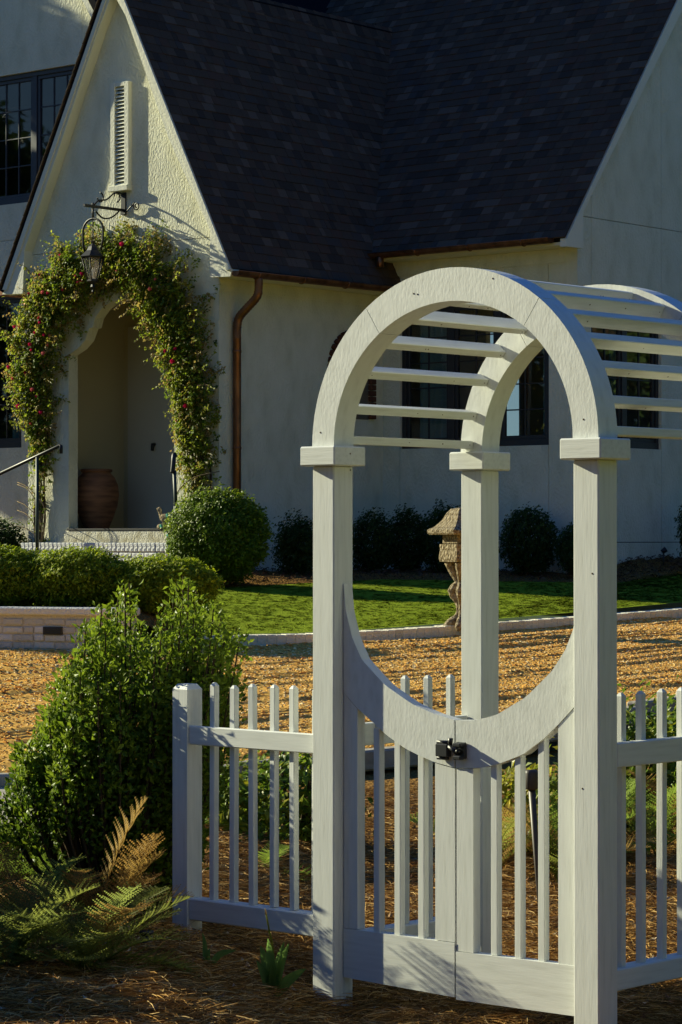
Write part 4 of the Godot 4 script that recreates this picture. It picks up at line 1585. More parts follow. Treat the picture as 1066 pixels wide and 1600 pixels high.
	box(st, Vector3(-0.0899, 0.80, -0.17), Vector3(0.0899, 0.885, -0.10), 0.006)
	obj("light_box", st, mats.lantern_stone, t)
	st = st_flat()
	lathe(st, [Vector2(0.0, 0.63), Vector2(0.27, 0.63), Vector2(0.285, 0.66), Vector2(0.27, 0.74), Vector2(0.275, 0.795), Vector2(0.0, 0.799)], 4, Vector3.ZERO, PI / 4)
	obj("platform", st, mats.lantern_stone, t)
	for k in 4:
		var a := PI / 4 + PI / 2 * k
		var d := Vector3(cos(a), 0, sin(a))
		st = st_smooth()
		var lp := [d * 0.17 + Vector3(0, 0.64, 0), d * 0.12 + Vector3(0, 0.55, 0), d * 0.05 + Vector3(0, 0.44, 0), d * 0.10 + Vector3(0, 0.375, 0), d * 0.13 + Vector3(0, 0.34, 0), d * 0.05 + Vector3(0, 0.24, 0), d * 0.05 + Vector3(0, 0.12, 0), d * 0.16 + Vector3(0, 0.04, 0), d * 0.22 + Vector3(0, 0.0, 0)]
		tube(st, curve_points(lp, 24), [0.055, 0.052, 0.05, 0.048, 0.046, 0.044, 0.042, 0.044, 0.05, 0.052, 0.05, 0.044, 0.04, 0.038, 0.036, 0.036, 0.036, 0.038, 0.04, 0.044, 0.046, 0.046, 0.04, 0.03], 8)
		obj("leg", st, mats.lantern_stone, t)


func lathe_ring(st: SurfaceTool, c: Vector3, r: float, w: float, flat: bool) -> void:
	var pts := []
	for i in 11:
		var a := TAU * i / 10.0
		pts.append(c + (Vector3(cos(a) * r * 0.7, sin(a) * r * 1.4, 0) if flat else Vector3(0, sin(a) * r * 1.4, cos(a) * r * 0.7)))
	tube(st, pts, [w], 5, false)


# ---------------------------------------------------------------- climbing roses

func build_vines() -> void:
	# centre line over the arch: u, y, half width, thickness
	var path := [[-2.90, -0.35, 0.10, 0.08], [-2.88, 0.3, 0.12, 0.08], [-2.84, 0.8, 0.12, 0.10], [-2.80, 1.2, 0.16, 0.14], [-2.92, 1.65, 0.26, 0.20], [-2.98, 2.1, 0.38, 0.24], [-2.72, 2.6, 0.36, 0.26], [-2.42, 2.98, 0.34, 0.28], [-2.05, 3.20, 0.30, 0.28], [-1.62, 3.24, 0.26, 0.24], [-1.2, 3.18, 0.28, 0.26], [-0.86, 2.98, 0.36, 0.28], [-0.62, 2.62, 0.36, 0.26], [-0.45, 2.2, 0.31, 0.22], [-0.33, 1.75, 0.26, 0.20], [-0.30, 1.3, 0.23, 0.18], [-0.28, 0.85, 0.22, 0.16], [-0.22, 0.35, 0.18, 0.14], [-0.16, -0.3, 0.08, 0.08]]
	var green := [Color(0.20, 0.26, 0.018), Color(0.13, 0.19, 0.016), Color(0.28, 0.32, 0.025), Color(0.09, 0.14, 0.014), Color(0.33, 0.35, 0.04), Color(0.32, 0.24, 0.06)]
	var leaf := leaf_mesh(0.62, 0.1, 0.12)
	for side in 2:
		var label := "climbing rose with pink blooms on the left side of the porch arch" if side == 0 else "climbing rose with pale tips and few pink blooms right of the porch arch"
		var foot := Vector3(-2.90, -0.42, -0.12) if side == 0 else Vector3(-0.16, -0.42, -0.14)
		var t := thing("climbing_rose", label, "climbing rose", house_point(foot.x, foot.y, foot.z), HOUSE_TURN, "roses trained around the porch arch")
		var loc := func(u: float, y: float, v: float) -> Vector3: return Vector3(u - foot.x, y - foot.y, -(v - foot.z))
		var seg: Array = path.slice(0, 10) if side == 0 else path.slice(9)
		if side == 1:
			seg.reverse()
		# stems
		for s in 14:
			var pts := []
			for k in seg.size():
				var q: Array = seg[k]
				var w: float = q[2] * 0.7
				pts.append(loc.call(q[0] + rng.randf_range(-w, w), q[1] + rng.randf_range(-0.06, 0.06), -0.03 - rng.randf() * q[3] * 0.6))
				if k > 4 and rng.randf() < 0.16:
					break
			if pts.size() > 2:
				var st := st_smooth()
				var r := rng.randf_range(0.006, 0.013)
				tube(st, curve_points(pts, pts.size() * 5), [r], 5)
				obj("stem", st, mats.stem_pale if rng.randf() < 0.4 else mats.stem, t)
		# loose canes that arch out from the foot
		for s in 5:
			var sg := -1.0 if side == 0 else 1.0
			var reach := rng.randf_range(0.15, 0.5)
			var h := rng.randf_range(0.35, 1.1)
			var st := st_smooth()
			tube(st, curve_points([loc.call(foot.x, foot.y, foot.z), loc.call(foot.x - sg * reach * 0.7, foot.y + h * 0.7, foot.z - 0.1), loc.call(foot.x - sg * reach * 0.2 * rng.randf(), foot.y + h, foot.z - 0.12), loc.call(foot.x + 0.3 * sg, foot.y + h * 1.1, foot.z)], 18), [0.008, 0.006], 5)
			obj("stem", st, mats.stem_pale, t)
		# leaves in small sprays
		var xs := []
		var cs := []
		var total := 0
		var sprays := 3600 if side == 0 else 3400
		for s in sprays:
			var f := pow(rng.randf(), 0.8) * (seg.size() - 1)
			var i := mini(int(f), seg.size() - 2)
			var k := f - i
			var a: Array = seg[i]
			var b: Array = seg[i + 1]
			var y: float = lerpf(a[1], b[1], k)
			# thin at the foot
			if rng.randf() > (smoothstep(0.5, 2.0, y) if side == 0 else smoothstep(-0.1, 1.5, y)) + 0.07:
				continue
			var dirv := Vector2(b[0] - a[0], b[1] - a[1]).normalized()
			var nrm := Vector2(-dirv.y, dirv.x)
			var w: float = lerpf(a[2], b[2], k)
			var off := rng.randfn(0, 0.6) * w
			var ragged := 1.0 + 0.35 * sin(f * 5.3 + side * 2.0) * sin(f * 12.1)
			off = clampf(off, -1.25 * w, 1.25 * w) * ragged
			var dep: float = lerpf(a[3], b[3], k) * sqrt(maxf(0.05, 1.0 - pow(off / (w * 1.35), 2.0))) * pow(rng.randf(), 0.5)
			var p: Vector3 = loc.call(lerpf(a[0], b[0], k) + nrm.x * off, y + nrm.y * off, -0.02 - dep)
			var n_leaf := rng.randi_range(5, 9)
			var spray := (Vector3(nrm.x * signf(off), nrm.y * signf(off) + 0.3, 0.7) + rand_dir() * 0.9).normalized()
			var col := pick(green, 0.2)
			if absf(off) > w * 0.75 and rng.randf() < 0.5:
				col = pick([Color(0.32, 0.30, 0.05), Color(0.32, 0.22, 0.07), Color(0.22, 0.28, 0.035)], 0.2)
			for j in n_leaf:
				var g := facing(spray * 0.6 + rand_dir() * 0.8 + Vector3(-0.5, 0.4, 0.3), rng.randf() * TAU)
				var size := rng.randf_range(0.034, 0.058)
				xs.append(Transform3D(g.scaled_local(Vector3(size, size, size)), p + spray * (j * 0.014 - 0.02) + rand_dir() * 0.022))
				cs.append(pick([col], 0.15))
		# stray young shoots that stand out from the mass
		for s in 70:
			var f := rng.randf_range(3.2, seg.size() - 1.2)
			var i := mini(int(f), seg.size() - 2)
			var a: Array = seg[i]
			var b: Array = seg[i + 1]
			var dirv := Vector2(b[0] - a[0], b[1] - a[1]).normalized()
			var sg := 1.0 if rng.randf() < 0.6 else -1.0
			if side == 1:
				sg = -sg
			var w: float = lerpf(a[2], b[2], f - i)
			var root: Vector3 = loc.call(lerpf(a[0], b[0], f - i) - dirv.y * sg * w * 0.8, lerpf(a[1], b[1], f - i) + dirv.x * sg * w * 0.8, -0.05 - rng.randf() * a[3])
			var reach := rng.randf_range(0.12, 0.34)
			var go := Vector3(-dirv.y * sg + rng.randf_range(-0.5, 0.5), dirv.x * sg + rng.randf_range(-0.2, 0.7), rng.randf_range(0.0, 0.6)).normalized() * reach
			var sh := [root, root + go * 0.6 + Vector3(0, 0.02, 0), root + go - Vector3(0, 0.03 * rng.randf(), 0)]
			var st := st_smooth()
			tube(st, sh, [0.004, 0.003, 0.002], 4, false)
			obj("shoot", st, mats.stem_pale, t)
			var col := pick([Color(0.34, 0.36, 0.05), Color(0.28, 0.34, 0.03), Color(0.36, 0.27, 0.07)], 0.2)
			for j in 13:
				var size := rng.randf_range(0.03, 0.052)
				xs.append(Transform3D(facing(Vector3(-0.4, 0.4, 0.7) + rand_dir(), rng.randf() * TAU).scaled_local(Vector3(size, size, size)), root + go * (0.15 + 0.85 * j / 12.0) + rand_dir() * 0.02))
				cs.append(pick([col], 0.2))
		scatter("leaves", t, leaf, mats.leaf, xs, cs)
		# blooms
		var petal := leaf_mesh(0.95, 0.2, 0.35)
		var bloom_st := st_flat()
		for ring in [[5, 0.5, 0.032], [4, 1.1, 0.024]]:
			for j in ring[0]:
				var g := Basis(Vector3.UP, TAU * j / ring[0] + ring[1]) * Basis(Vector3.RIGHT, ring[1])
				bloom_st.append_from(petal, 0, Transform3D(g.scaled_local(Vector3.ONE * ring[2]), Vector3.ZERO))
		var bloom: Mesh = bloom_st.commit()
		var n_bloom := 30 if side == 0 else 9
		for s in n_bloom:
			var f := rng.randf_range(3.0, seg.size() - 1.6)
			var i := mini(int(f), seg.size() - 2)
			var k := f - i
			var a: Array = seg[i]
			var b: Array = seg[i + 1]
			var w: float = lerpf(a[2], b[2], k)
			var off := rng.randf_range(-0.9, 0.9) * w
			var dirv := Vector2(b[0] - a[0], b[1] - a[1]).normalized()
			var dep: float = lerpf(a[3], b[3], k) * sqrt(maxf(0.05, 1.0 - pow(off / (w * 1.35), 2.0))) + 0.04
			var p: Vector3 = loc.call(lerpf(a[0], b[0], k) - dirv.y * off, lerpf(a[1], b[1], k) + dirv.x * off, -dep)
			var g := grow(Vector3(rng.randf_range(-0.3, 0.8), 0.3, 1.0), rng.randf() * TAU) 
			obj("flower", bloom, mats.petal_pink if rng.randf() < 0.7 else mats.petal_pale, t, Transform3D(g.scaled_local(Vector3.ONE * rng.randf_range(0.9, 1.6)), p))
		if side == 1:
			for q in [[0.05, 0.25], [-0.05, 0.13], [0.06, 0.02]]:
				obj("plant_tie", box_mesh(Vector3(-0.016, -0.02, -0.01), Vector3(0.016, 0.02, 0.012), 0.004), mats.tie_teal, t, Transform3D(Basis(Vector3.BACK, 0.4), loc.call(foot.x + q[0] - 0.35, q[1], foot.z - 0.22)))


# ---------------------------------------------------------------- clipped shrubs

func shrub(label: String, cat: String, group: String, where: Vector3, r: Vector3, count: int, leaf_size: float, cols: Array, lump := 0.12, gloss := false, called := "boxwood_shrub") -> Node3D:
	var t := thing(called, label, cat, where, rng.randf() * TAU * 0.0, group)
	var st := st_smooth()
	for s in 7:
		var d := rand_dir()
		d.y = absf(d.y) + 0.4
		d = d.normalized()
		tube(st, [Vector3(d.x * 0.05, -0.02, d.z * 0.05), Vector3(d.x * r.x * 0.35, r.y * 0.7, d.z * r.z * 0.35), Vector3(d.x * r.x * 0.7, r.y * (1.0 + d.y * 0.7), d.z * r.z * 0.7)], [0.018, 0.012, 0.005], 5)
	obj("branches", st, mats.stem, t)
	var nz := noise(FastNoiseLite.TYPE_SIMPLEX, 1.4, 2, rng.randi() % 1000)
	var leaf := leaf_mesh(0.55, 0.1, 0.08)
	var xs := []
	var cs := []
	for i in count:
		var d := rand_dir()
		var bump := 1.0 + lump * nz.get_noise_3dv(d * 1.8) * 1.6 + lump * 0.5 * nz.get_noise_3dv(d * 5.0)
		var depth := 1.0 - pow(rng.randf(), 1.7) * 0.42
		var y := d.y
		# a flat foot: the crown's lower half is pressed towards the ground
		var p := Vector3(d.x * r.x, r.y + y * r.y, d.z * r.z) * Vector3(bump * depth, 1, bump * depth)
		p.y = r.y + y * r.y * bump * depth
		if p.y < 0.015:
			continue
		var g := facing(d * 0.6 + rand_dir() * 0.75 + Vector3(-0.6, 0.55, 0.1), rng.randf() * TAU)
		var size := leaf_size * rng.randf_range(0.7, 1.25)
		xs.append(Transform3D(g.scaled_local(Vector3(size, size, size)), p))
		var c := pick(cols, 0.22)
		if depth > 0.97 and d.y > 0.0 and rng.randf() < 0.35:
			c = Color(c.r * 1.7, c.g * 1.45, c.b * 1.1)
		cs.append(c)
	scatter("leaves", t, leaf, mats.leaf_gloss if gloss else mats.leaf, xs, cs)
	return t


func build_shrubs() -> void:
	var hedge := [Color(0.26, 0.33, 0.014), Color(0.21, 0.285, 0.012), Color(0.30, 0.36, 0.018), Color(0.15, 0.215, 0.012)]
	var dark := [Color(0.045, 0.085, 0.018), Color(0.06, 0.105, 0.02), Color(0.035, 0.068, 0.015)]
	var g := "low boxwoods clipped into a hedge on the planter"
	var y := -0.65
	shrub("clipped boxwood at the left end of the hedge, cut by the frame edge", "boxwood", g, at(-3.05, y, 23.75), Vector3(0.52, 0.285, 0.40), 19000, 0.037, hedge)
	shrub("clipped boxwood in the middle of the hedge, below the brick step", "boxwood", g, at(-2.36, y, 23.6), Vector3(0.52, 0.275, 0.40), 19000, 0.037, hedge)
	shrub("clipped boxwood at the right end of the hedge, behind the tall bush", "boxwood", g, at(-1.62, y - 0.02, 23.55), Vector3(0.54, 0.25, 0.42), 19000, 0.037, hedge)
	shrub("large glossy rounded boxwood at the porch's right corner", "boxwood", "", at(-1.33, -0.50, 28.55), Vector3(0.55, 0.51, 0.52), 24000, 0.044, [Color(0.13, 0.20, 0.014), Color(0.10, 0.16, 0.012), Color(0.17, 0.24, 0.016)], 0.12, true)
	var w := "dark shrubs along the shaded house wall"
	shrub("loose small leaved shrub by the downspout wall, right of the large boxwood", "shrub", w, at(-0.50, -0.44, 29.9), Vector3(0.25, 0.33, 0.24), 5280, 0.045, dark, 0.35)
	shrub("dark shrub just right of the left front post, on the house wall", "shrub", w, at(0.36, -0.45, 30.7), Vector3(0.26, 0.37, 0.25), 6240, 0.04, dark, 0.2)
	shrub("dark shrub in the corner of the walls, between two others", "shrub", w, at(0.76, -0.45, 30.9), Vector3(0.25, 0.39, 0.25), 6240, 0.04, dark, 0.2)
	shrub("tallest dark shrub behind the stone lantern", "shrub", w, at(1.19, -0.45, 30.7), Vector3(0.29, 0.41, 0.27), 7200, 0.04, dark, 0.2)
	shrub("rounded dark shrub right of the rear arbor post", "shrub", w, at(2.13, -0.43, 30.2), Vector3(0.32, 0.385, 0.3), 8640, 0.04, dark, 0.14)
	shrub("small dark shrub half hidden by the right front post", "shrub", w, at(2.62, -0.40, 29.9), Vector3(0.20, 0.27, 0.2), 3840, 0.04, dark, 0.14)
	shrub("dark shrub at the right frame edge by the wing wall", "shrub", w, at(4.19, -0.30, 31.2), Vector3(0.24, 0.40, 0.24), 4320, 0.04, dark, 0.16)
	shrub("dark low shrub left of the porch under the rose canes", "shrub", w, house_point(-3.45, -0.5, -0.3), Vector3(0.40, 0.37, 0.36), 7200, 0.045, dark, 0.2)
	# a small spike light in the bed by the wing wall
	var sl := thing("spike_light", "small black spike light in the bed by the wing wall", "garden light", at(3.78, -0.27, 31.1))
	var st := st_smooth()
	tube(st, [Vector3(0, -0.1, 0), Vector3(0, 0.10, 0)], [0.010, 0.012], 6)
	obj("stake", st, mats.black_plastic, sl)
	st = st_smooth()
	tube(st, [Vector3(-0.02, 0.10, 0), Vector3(0.03, 0.135, 0)], [0.028, 0.034], 8)
	obj("lamp_head", st, mats.black_plastic, sl)
	big_bush()


func big_bush() -> void:
	# the tall glossy bush beside the fence post: many upright shoots from one foot
	var t := thing("tall_bush", "tall glossy green bush of upright shoots left of the fence post", "bush", at(-0.735, -1.24, 8.85))
	var leaf := leaf_mesh(0.52, 0.12, 0.10)
	var cols := [Color(0.11, 0.185, 0.014), Color(0.15, 0.225, 0.016), Color(0.085, 0.145, 0.013), Color(0.20, 0.265, 0.018)]
	var tip_col := Color(0.26, 0.34, 0.025)
	var xs := []
	var cs := []
	var st := st_smooth()
	for s in 190:
		var a := rng.randf() * TAU
		var q := sqrt(rng.randf())
		var lean := Vector3(cos(a), 0, sin(a))
		# a broad dome, taller on the fence side
		var h := (lerpf(1.05, 0.74, q * q) + (0.14 if lean.x > 0 else 0.34) * lean.x * q) * rng.randf_range(0.76, 1.07)
		if s > 150:
			h = rng.randf_range(0.22, 0.5)
			q = rng.randf_range(0.3, 0.75)
			lean.x = absf(lean.x)
		var tip := Vector3(lean.x * (0.43 if lean.x > 0 else 0.39) * q, h, lean.z * (0.30 if lean.z > 0 else 0.38) * q)
		var foot := lean * (0.05 + 0.07 * q) + Vector3(0, 0.0, 0)
		var mid := foot.lerp(tip, 0.5) + lean * 0.05 - Vector3(0, 0.02, 0)
		var pts := curve_points([foot, mid, tip], 12)
		tube(st, pts, [0.008, 0.008, 0.007, 0.006, 0.006, 0.005, 0.005, 0.004, 0.004, 0.003, 0.003, 0.002], 5, false)
		var n := int(225 * (0.5 + h * 0.6))
		for i in n:
			var low := 0.16 if lean.x > -0.2 else 0.48
			var f := low + (1.0 - low) * pow(rng.randf(), 0.72)
			var k := f * 11.0
			var ki := mini(int(k), 10)
			var c: Vector3 = pts[ki].lerp(pts[ki + 1], k - ki)
			var dir: Vector3 = (pts[ki + 1] - pts[ki]).normalized()
			var side := rand_dir()
			side = (side - dir * side.dot(dir)).normalized()
			var spread := (0.012 + 0.06 * (1.0 - f) + 0.022 * rng.randf()) if f > 0.7 else 0.02 + 0.055 * rng.randf()
			var g := grow(dir * 0.75 + side + Vector3(0, 0.2, 0), rng.randf() * TAU) if rng.randf() < 0.4 else facing(side * 0.7 + lean * 0.4 + rand_dir() * 0.6 + Vector3(-0.55, 0.5, 0.1), rng.randf() * TAU)
			var size := rng.randf_range(0.017, 0.031)
			xs.append(Transform3D(g.scaled_local(Vector3(size, size, size)), c + side * spread))
			var col := pick(cols, 0.2)
			if f > 0.86 and h > 0.5:
				col = col.lerp(tip_col, rng.randf_range(0.3, 0.9))
			cs.append(col)
	obj("stems", st, mats.stem, t)
	scatter("leaves", t, leaf, mats.leaf_gloss, xs, cs)


# ---------------------------------------------------------------- plants at the front

# a fern frond of unit length rising along y and bending to +z
func frond_mesh(pairs: int, wide: float, bend: float, sd: int) -> Mesh:
	var r := RandomNumberGenerator.new()
	r.seed = sd
	var st := st_flat()
	var spine := func(f: float) -> Vector3: return Vector3(0, sin(f * bend) / bend if bend > 0.01 else f, (1.0 - cos(f * bend)) / bend if bend > 0.01 else 0.0)
	var rib := []
	for i in 9:
		rib.append(spine.call(i / 8.0))
	tube(st, rib, [0.010, 0.009, 0.008, 0.007, 0.006, 0.005, 0.004, 0.003, 0.002], 4, false)
	for i in pairs:
		var f := 0.14 + 0.86 * (i + 0.5) / pairs
		var p: Vector3 = spine.call(f)
		var along: Vector3 = (spine.call(f + 0.02) - spine.call(f - 0.02)).normalized()
		var nrm := Vector3.RIGHT.cross(along).normalized()
		var l := wide * sin(PI * clampf(pow(1.0 - f, 0.75) * 0.95 + 0.04, 0, 1)) * r.randf_range(0.9, 1.06)
		for s in [-1.0, 1.0]:
			var d := (Vector3(s, 0, 0) + along * 0.45 + nrm * r.randf_range(-0.28, 0.05)).normalized()
			var e := d.cross(nrm).normalized()
			var teeth := maxi(4, int(l / 0.024))
			for k in teeth:
				var g0 := float(k) / teeth
				var wdt := 0.030 * (1.0 - g0 * 0.75) * wide / 0.3
				var c := p + d * l * g0 + nrm * (-0.12 * l * g0 * g0)
				var c2 := p + d * l * (g0 + 0.86 / teeth) + nrm * (-0.12 * l * (g0 + 0.86 / teeth) * (g0 + 0.86 / teeth))
				for q in [-1.0, 1.0]:
					tri(st, c, c2, c + d * l * 0.9 / teeth + e * q * wdt + nrm * 0.004)
	return mesh_of(st)


func fern(label: String, where: Vector3, fronds: Array, size: float, group := "ferns around the tall bush") -> void:
	# fronds: [turn, tilt from upright, length factor, material]
	var t := thing("fern", label, "fern", where, 0.0, group)
	for f in fronds:
		var b := Basis(Vector3.UP, f[0]) * Basis(Vector3.RIGHT, f[1])
		var s: float = f[2] * size
		obj("frond", frond_meshes[rng.randi() % frond_meshes.size()], mats[f[3]], t, Transform3D(b.scaled_local(Vector3(s, s, s)), Vector3(rng.randf_range(-0.03, 0.03), 0, rng.randf_range(-0.03, 0.03))))


var frond_meshes := []


func blade(pts: Array, width: float, cup: float) -> SurfaceTool:
	var st := st_smooth()
	var n := 10
	var c := curve_points(pts, n + 1)
	var rows := []
	for i in n + 1:
		var f := float(i) / n
		var d: Vector3 = (c[mini(i + 1, n)] - c[maxi(i - 1, 0)]).normalized()
		var side := d.cross(Vector3(0.2, 0.3, 1)).normalized()
		var nrm := side.cross(d)
		var w := width * pow(sin(PI * clampf(0.12 + 0.88 * f, 0, 1)), 0.7) * (1.0 if f < 0.6 else 1.0)
		if i == n:
			w = 0.001
		rows.append([c[i] - side * w + nrm * cup * w, c[i], c[i] + side * w + nrm * cup * w])
	for i in n:
		for k in 2:
			quad(st, rows[i][k], rows[i][k + 1], rows[i + 1][k + 1], rows[i + 1][k])
	return st


func build_front_plants() -> void:
	for i in 4:
		frond_meshes.append(frond_mesh(24, 0.27 + 0.02 * (i % 2), [0.5, 0.9, 1.2, 0.7][i], 10 + i))
	var y := -1.265
	var gold := "frond_gold"
	var bronze := "frond_bronze"
	var green := "frond_green"
	var dark := "frond_dark"
	# ferns: the turn is about y; a frond leans towards +z at turn 0 (to the viewer)
	fern("tan upright fern with one tall sunlit golden frond, below the tall bush", at(-0.74, y + 0.02, 8.28), [[1.8, 0.10, 1.15, gold], [1.2, 0.45, 0.92, gold], [-0.2, 0.5, 0.8, bronze], [2.4, 0.5, 0.7, bronze], [0.5, 0.85, 0.7, bronze], [-1.6, 0.6, 0.75, bronze], [1.5, 0.7, 0.8, gold], [-2.4, 0.55, 0.7, green], [1.0, 0.25, 0.95, bronze], [2.2, 0.3, 0.9, gold], [0.1, 0.8, 0.75, green]], 0.40)
	fern("bronze fern at the left frame edge, behind the darker fern", at(-0.98, y + 0.03, 8.3), [[-1.5, 0.4, 1.0, bronze], [1.3, 0.55, 0.9, green], [0.3, 0.5, 0.85, bronze], [-0.6, 0.35, 1.0, green], [2.6, 0.5, 0.9, green], [-2.4, 0.35, 0.95, bronze], [0.9, 0.2, 0.95, green], [1.9, 0.6, 0.9, bronze], [2.8, 0.9, 0.85, green]], 0.34)
	fern("green fern in the shade at the bottom left, its fronds lying over the needles", at(-0.74, y, 7.72), [[1.45, 1.0, 1.0, green], [0.75, 1.05, 0.95, green], [0.1, 1.05, 0.9, green], [-0.5, 0.95, 0.8, dark], [2.0, 0.8, 0.9, green], [1.1, 0.75, 0.9, green], [-1.4, 0.8, 0.9, dark], [2.9, 0.6, 0.8, dark], [1.6, 1.2, 0.85, green], [0.4, 0.7, 0.7, green], [0.9, 0.45, 0.95, dark], [-0.9, 0.5, 0.95, green], [1.7, 0.55, 0.95, green], [-0.1, 0.6, 0.95, dark], [2.4, 0.4, 0.95, green], [0.6, 0.3, 1.0, bronze], [-2.0, 0.45, 0.95, dark]], 0.37)
	fern("dark fern in the bottom left corner, cut by the frame edge", at(-0.99, y, 7.75), [[1.5, 0.9, 0.9, dark], [0.6, 1.0, 0.9, dark], [-0.3, 0.9, 0.85, dark], [-1.2, 0.8, 0.9, dark], [2.2, 0.6, 0.9, dark], [-2.4, 0.6, 0.9, dark], [1.0, 0.5, 0.9, dark], [0.1, 0.5, 0.8, dark], [1.3, 0.35, 1.0, green], [0.5, 0.6, 0.95, green], [-0.7, 0.4, 0.95, bronze], [2.9, 0.45, 0.95, dark], [1.9, 0.9, 0.9, green]], 0.38)
	# ferns and leafy plants behind the fences, in the sun
	fern("yellow green fern behind the left fence, near its right end", at(-0.33, -1.40, 10.6), [[1.4, 0.8, 1.0, "frond_lime"], [0.4, 0.6, 0.9, "frond_lime"], [-0.8, 0.7, 0.9, green], [2.5, 0.5, 0.9, "frond_lime"], [-1.9, 0.7, 0.9, gold], [0.9, 1.0, 0.8, green]], 0.30, "ferns behind the fences")
	for q in [["yellow green fern behind the right gate leaf, left of the path light", 0.60, 10.9, 0.38], ["yellow green fern behind the right gate leaf, right of the path light", 0.90, 10.7, 0.42], ["tall yellow green fern behind the right front post", 1.08, 11.3, 0.44], ["lime fern behind the pickets at the right frame edge", 1.36, 11.6, 0.40], ["tan fern among green leaves at the right frame edge", 1.52, 12.1, 0.42]]:
		var list := []
		for i in 13:
			list.append([i * 0.95 + rng.randf() * 0.4, rng.randf_range(0.15, 0.85), rng.randf_range(0.75, 1.1), ["frond_lime", "frond_lime", gold, green][rng.randi() % 4] if q[0].begins_with("tan") == false else [gold, bronze, gold][rng.randi() % 3]])
		fern(q[0], at(q[1], front_y(q[1], q[2]), q[2]), list, q[3], "ferns behind the fences")
	var leafy := [Color(0.13, 0.20, 0.016), Color(0.09, 0.16, 0.014), Color(0.18, 0.25, 0.02), Color(0.24, 0.26, 0.02)]
	var gs := "leafy plants behind the fences"
	shrub("leafy green shrub seen through the middle pickets of the left fence", "shrub", gs, at(-0.46, -1.42, 11.2), Vector3(0.20, 0.24, 0.22), 1500, 0.05, leafy, 0.35, true, "leafy_shrub")
	shrub("leafy green shrub seen between the last left pickets and the post", "shrub", gs, at(-0.20, -1.42, 11.8), Vector3(0.26, 0.25, 0.24), 1700, 0.05, leafy, 0.35, true, "leafy_shrub")
	shrub("bright leafy shrub behind the right side panel of the arbor", "shrub", gs, at(1.36, -1.42, 12.4), Vector3(0.30, 0.32, 0.28), 2000, 0.055, leafy, 0.4, true, "leafy_shrub")
	shrub("bright leafy shrub at the right frame edge behind the pickets", "shrub", gs, at(1.82, -1.40, 13.0), Vector3(0.30, 0.34, 0.28), 1900, 0.055, leafy, 0.4, true, "leafy_shrub")
	shrub("yellowish low shrub behind the right gate leaf", "shrub", gs, at(0.86, -1.42, 11.6), Vector3(0.28, 0.22, 0.26), 1700, 0.05, [Color(0.36, 0.32, 0.02), Color(0.28, 0.28, 0.02), Color(0.18, 0.22, 0.02)], 0.4, true, "leafy_shrub")
	# tulips before the fence
	var t := thing("tulip_plant", "larger tulip plant of broad blue green leaves before the left fence", "tulip", at(-0.205, front_y(-0.205, 7.92) - 0.005, 7.92), 0.0, "tulips before the left fence")
	for q in [[-0.035, 0.15, 0.0, 0.017], [-0.012, 0.175, 0.02, 0.015], [0.035, 0.16, -0.01, 0.014], [0.05, 0.16, 0.01, 0.013], [0.10, 0.085, 0.02, 0.016], [-0.045, 0.11, 0.03, 0.015], [0.0, 0.10, 0.03, 0.012]]:
		obj("leaf", blade([Vector3(q[0] * 0.1, 0, 0), Vector3(q[0] * 0.45, q[1] * 0.55, q[2] * 0.6), Vector3(q[0], q[1], q[2])], q[3], 0.5), mats.tulip_leaf, t)
	var st := st_smooth()
	tube(st, curve_points([Vector3(0, 0, 0), Vector3(0.005, 0.12, 0), Vector3(-0.01, 0.20, 0.0), Vector3(-0.018, 0.245, 0)], 10), [0.004, 0.003], 6)
	obj("flower_stalk", st, mats.frond_green, t)
	st = st_smooth()
	tube(st, [Vector3(-0.018, 0.244, 0), Vector3(-0.021, 0.262, 0)], [0.004, 0.001], 6)
	obj("seed_head", st, mats.straw_pale, t)
	t = thing("tulip_plant", "small tulip plant with one leaf bent to the right", "tulip", at(-0.405, front_y(-0.405, 7.98) - 0.005, 7.98), 0.0, "tulips before the left fence")
	for q in [[-0.012, 0.105, 0.0, 0.008], [0.09, 0.055, 0.01, 0.010], [0.012, 0.06, 0.01, 0.009], [-0.08, 0.012, 0.03, 0.009]]:
		obj("leaf", blade([Vector3(q[0] * 0.1, 0, 0), Vector3(q[0] * 0.45, q[1] * 0.75, q[2] * 0.6), Vector3(q[0], q[1], q[2])], q[3], 0.5), mats.tulip_leaf, t)
	# short black riser in the mulch
	t = thing("irrigation_riser", "short black pipe standing in the mulch left of the fence post", "pipe", at(-0.595, front_y(-0.595, 8.12), 8.12))
	st = st_smooth()
	lathe(st, [Vector2(0.0, -0.03), Vector2(0.017, -0.03), Vector2(0.019, 0.045), Vector2(0.0, 0.0451)], 14)
	obj("body", st, mats.black_plastic, t)
	st = st_smooth()
	lathe(st, [Vector2(0.019, 0.046), Vector2(0.0225, 0.047), Vector2(0.0225, 0.058), Vector2(0.017, 0.060), Vector2(0.0, 0.058)], 14)
	obj("cap", st, mats.black_plastic, t)
	# path light with a tilted stake
	t = thing("path_light", "brown metal path light leaning behind the right gate leaf", "garden light", at(0.745, front_y(0.745, 9.9), 9.9))
	st = st_smooth()
	tube(st, [Vector3(0.0, -0.03, 0), Vector3(-0.012, 0.15, 0), Vector3(-0.034, 0.49, 0)], [0.006, 0.009, 0.014], 10)
	obj("stake", st, mats.lamp_brown, t)
	st = st_smooth()
	lathe(st, [Vector2(0.0, 0.485), Vector2(0.024, 0.485), Vector2(0.026, 0.49), Vector2(0.026, 0.545), Vector2(0.022, 0.556), Vector2(0.0, 0.558)], 18, Vector3(-0.036, 0, 0))
	obj("lamp_head", st, mats.lamp_brown, t)


# ---------------------------------------------------------------- what lies on the ground

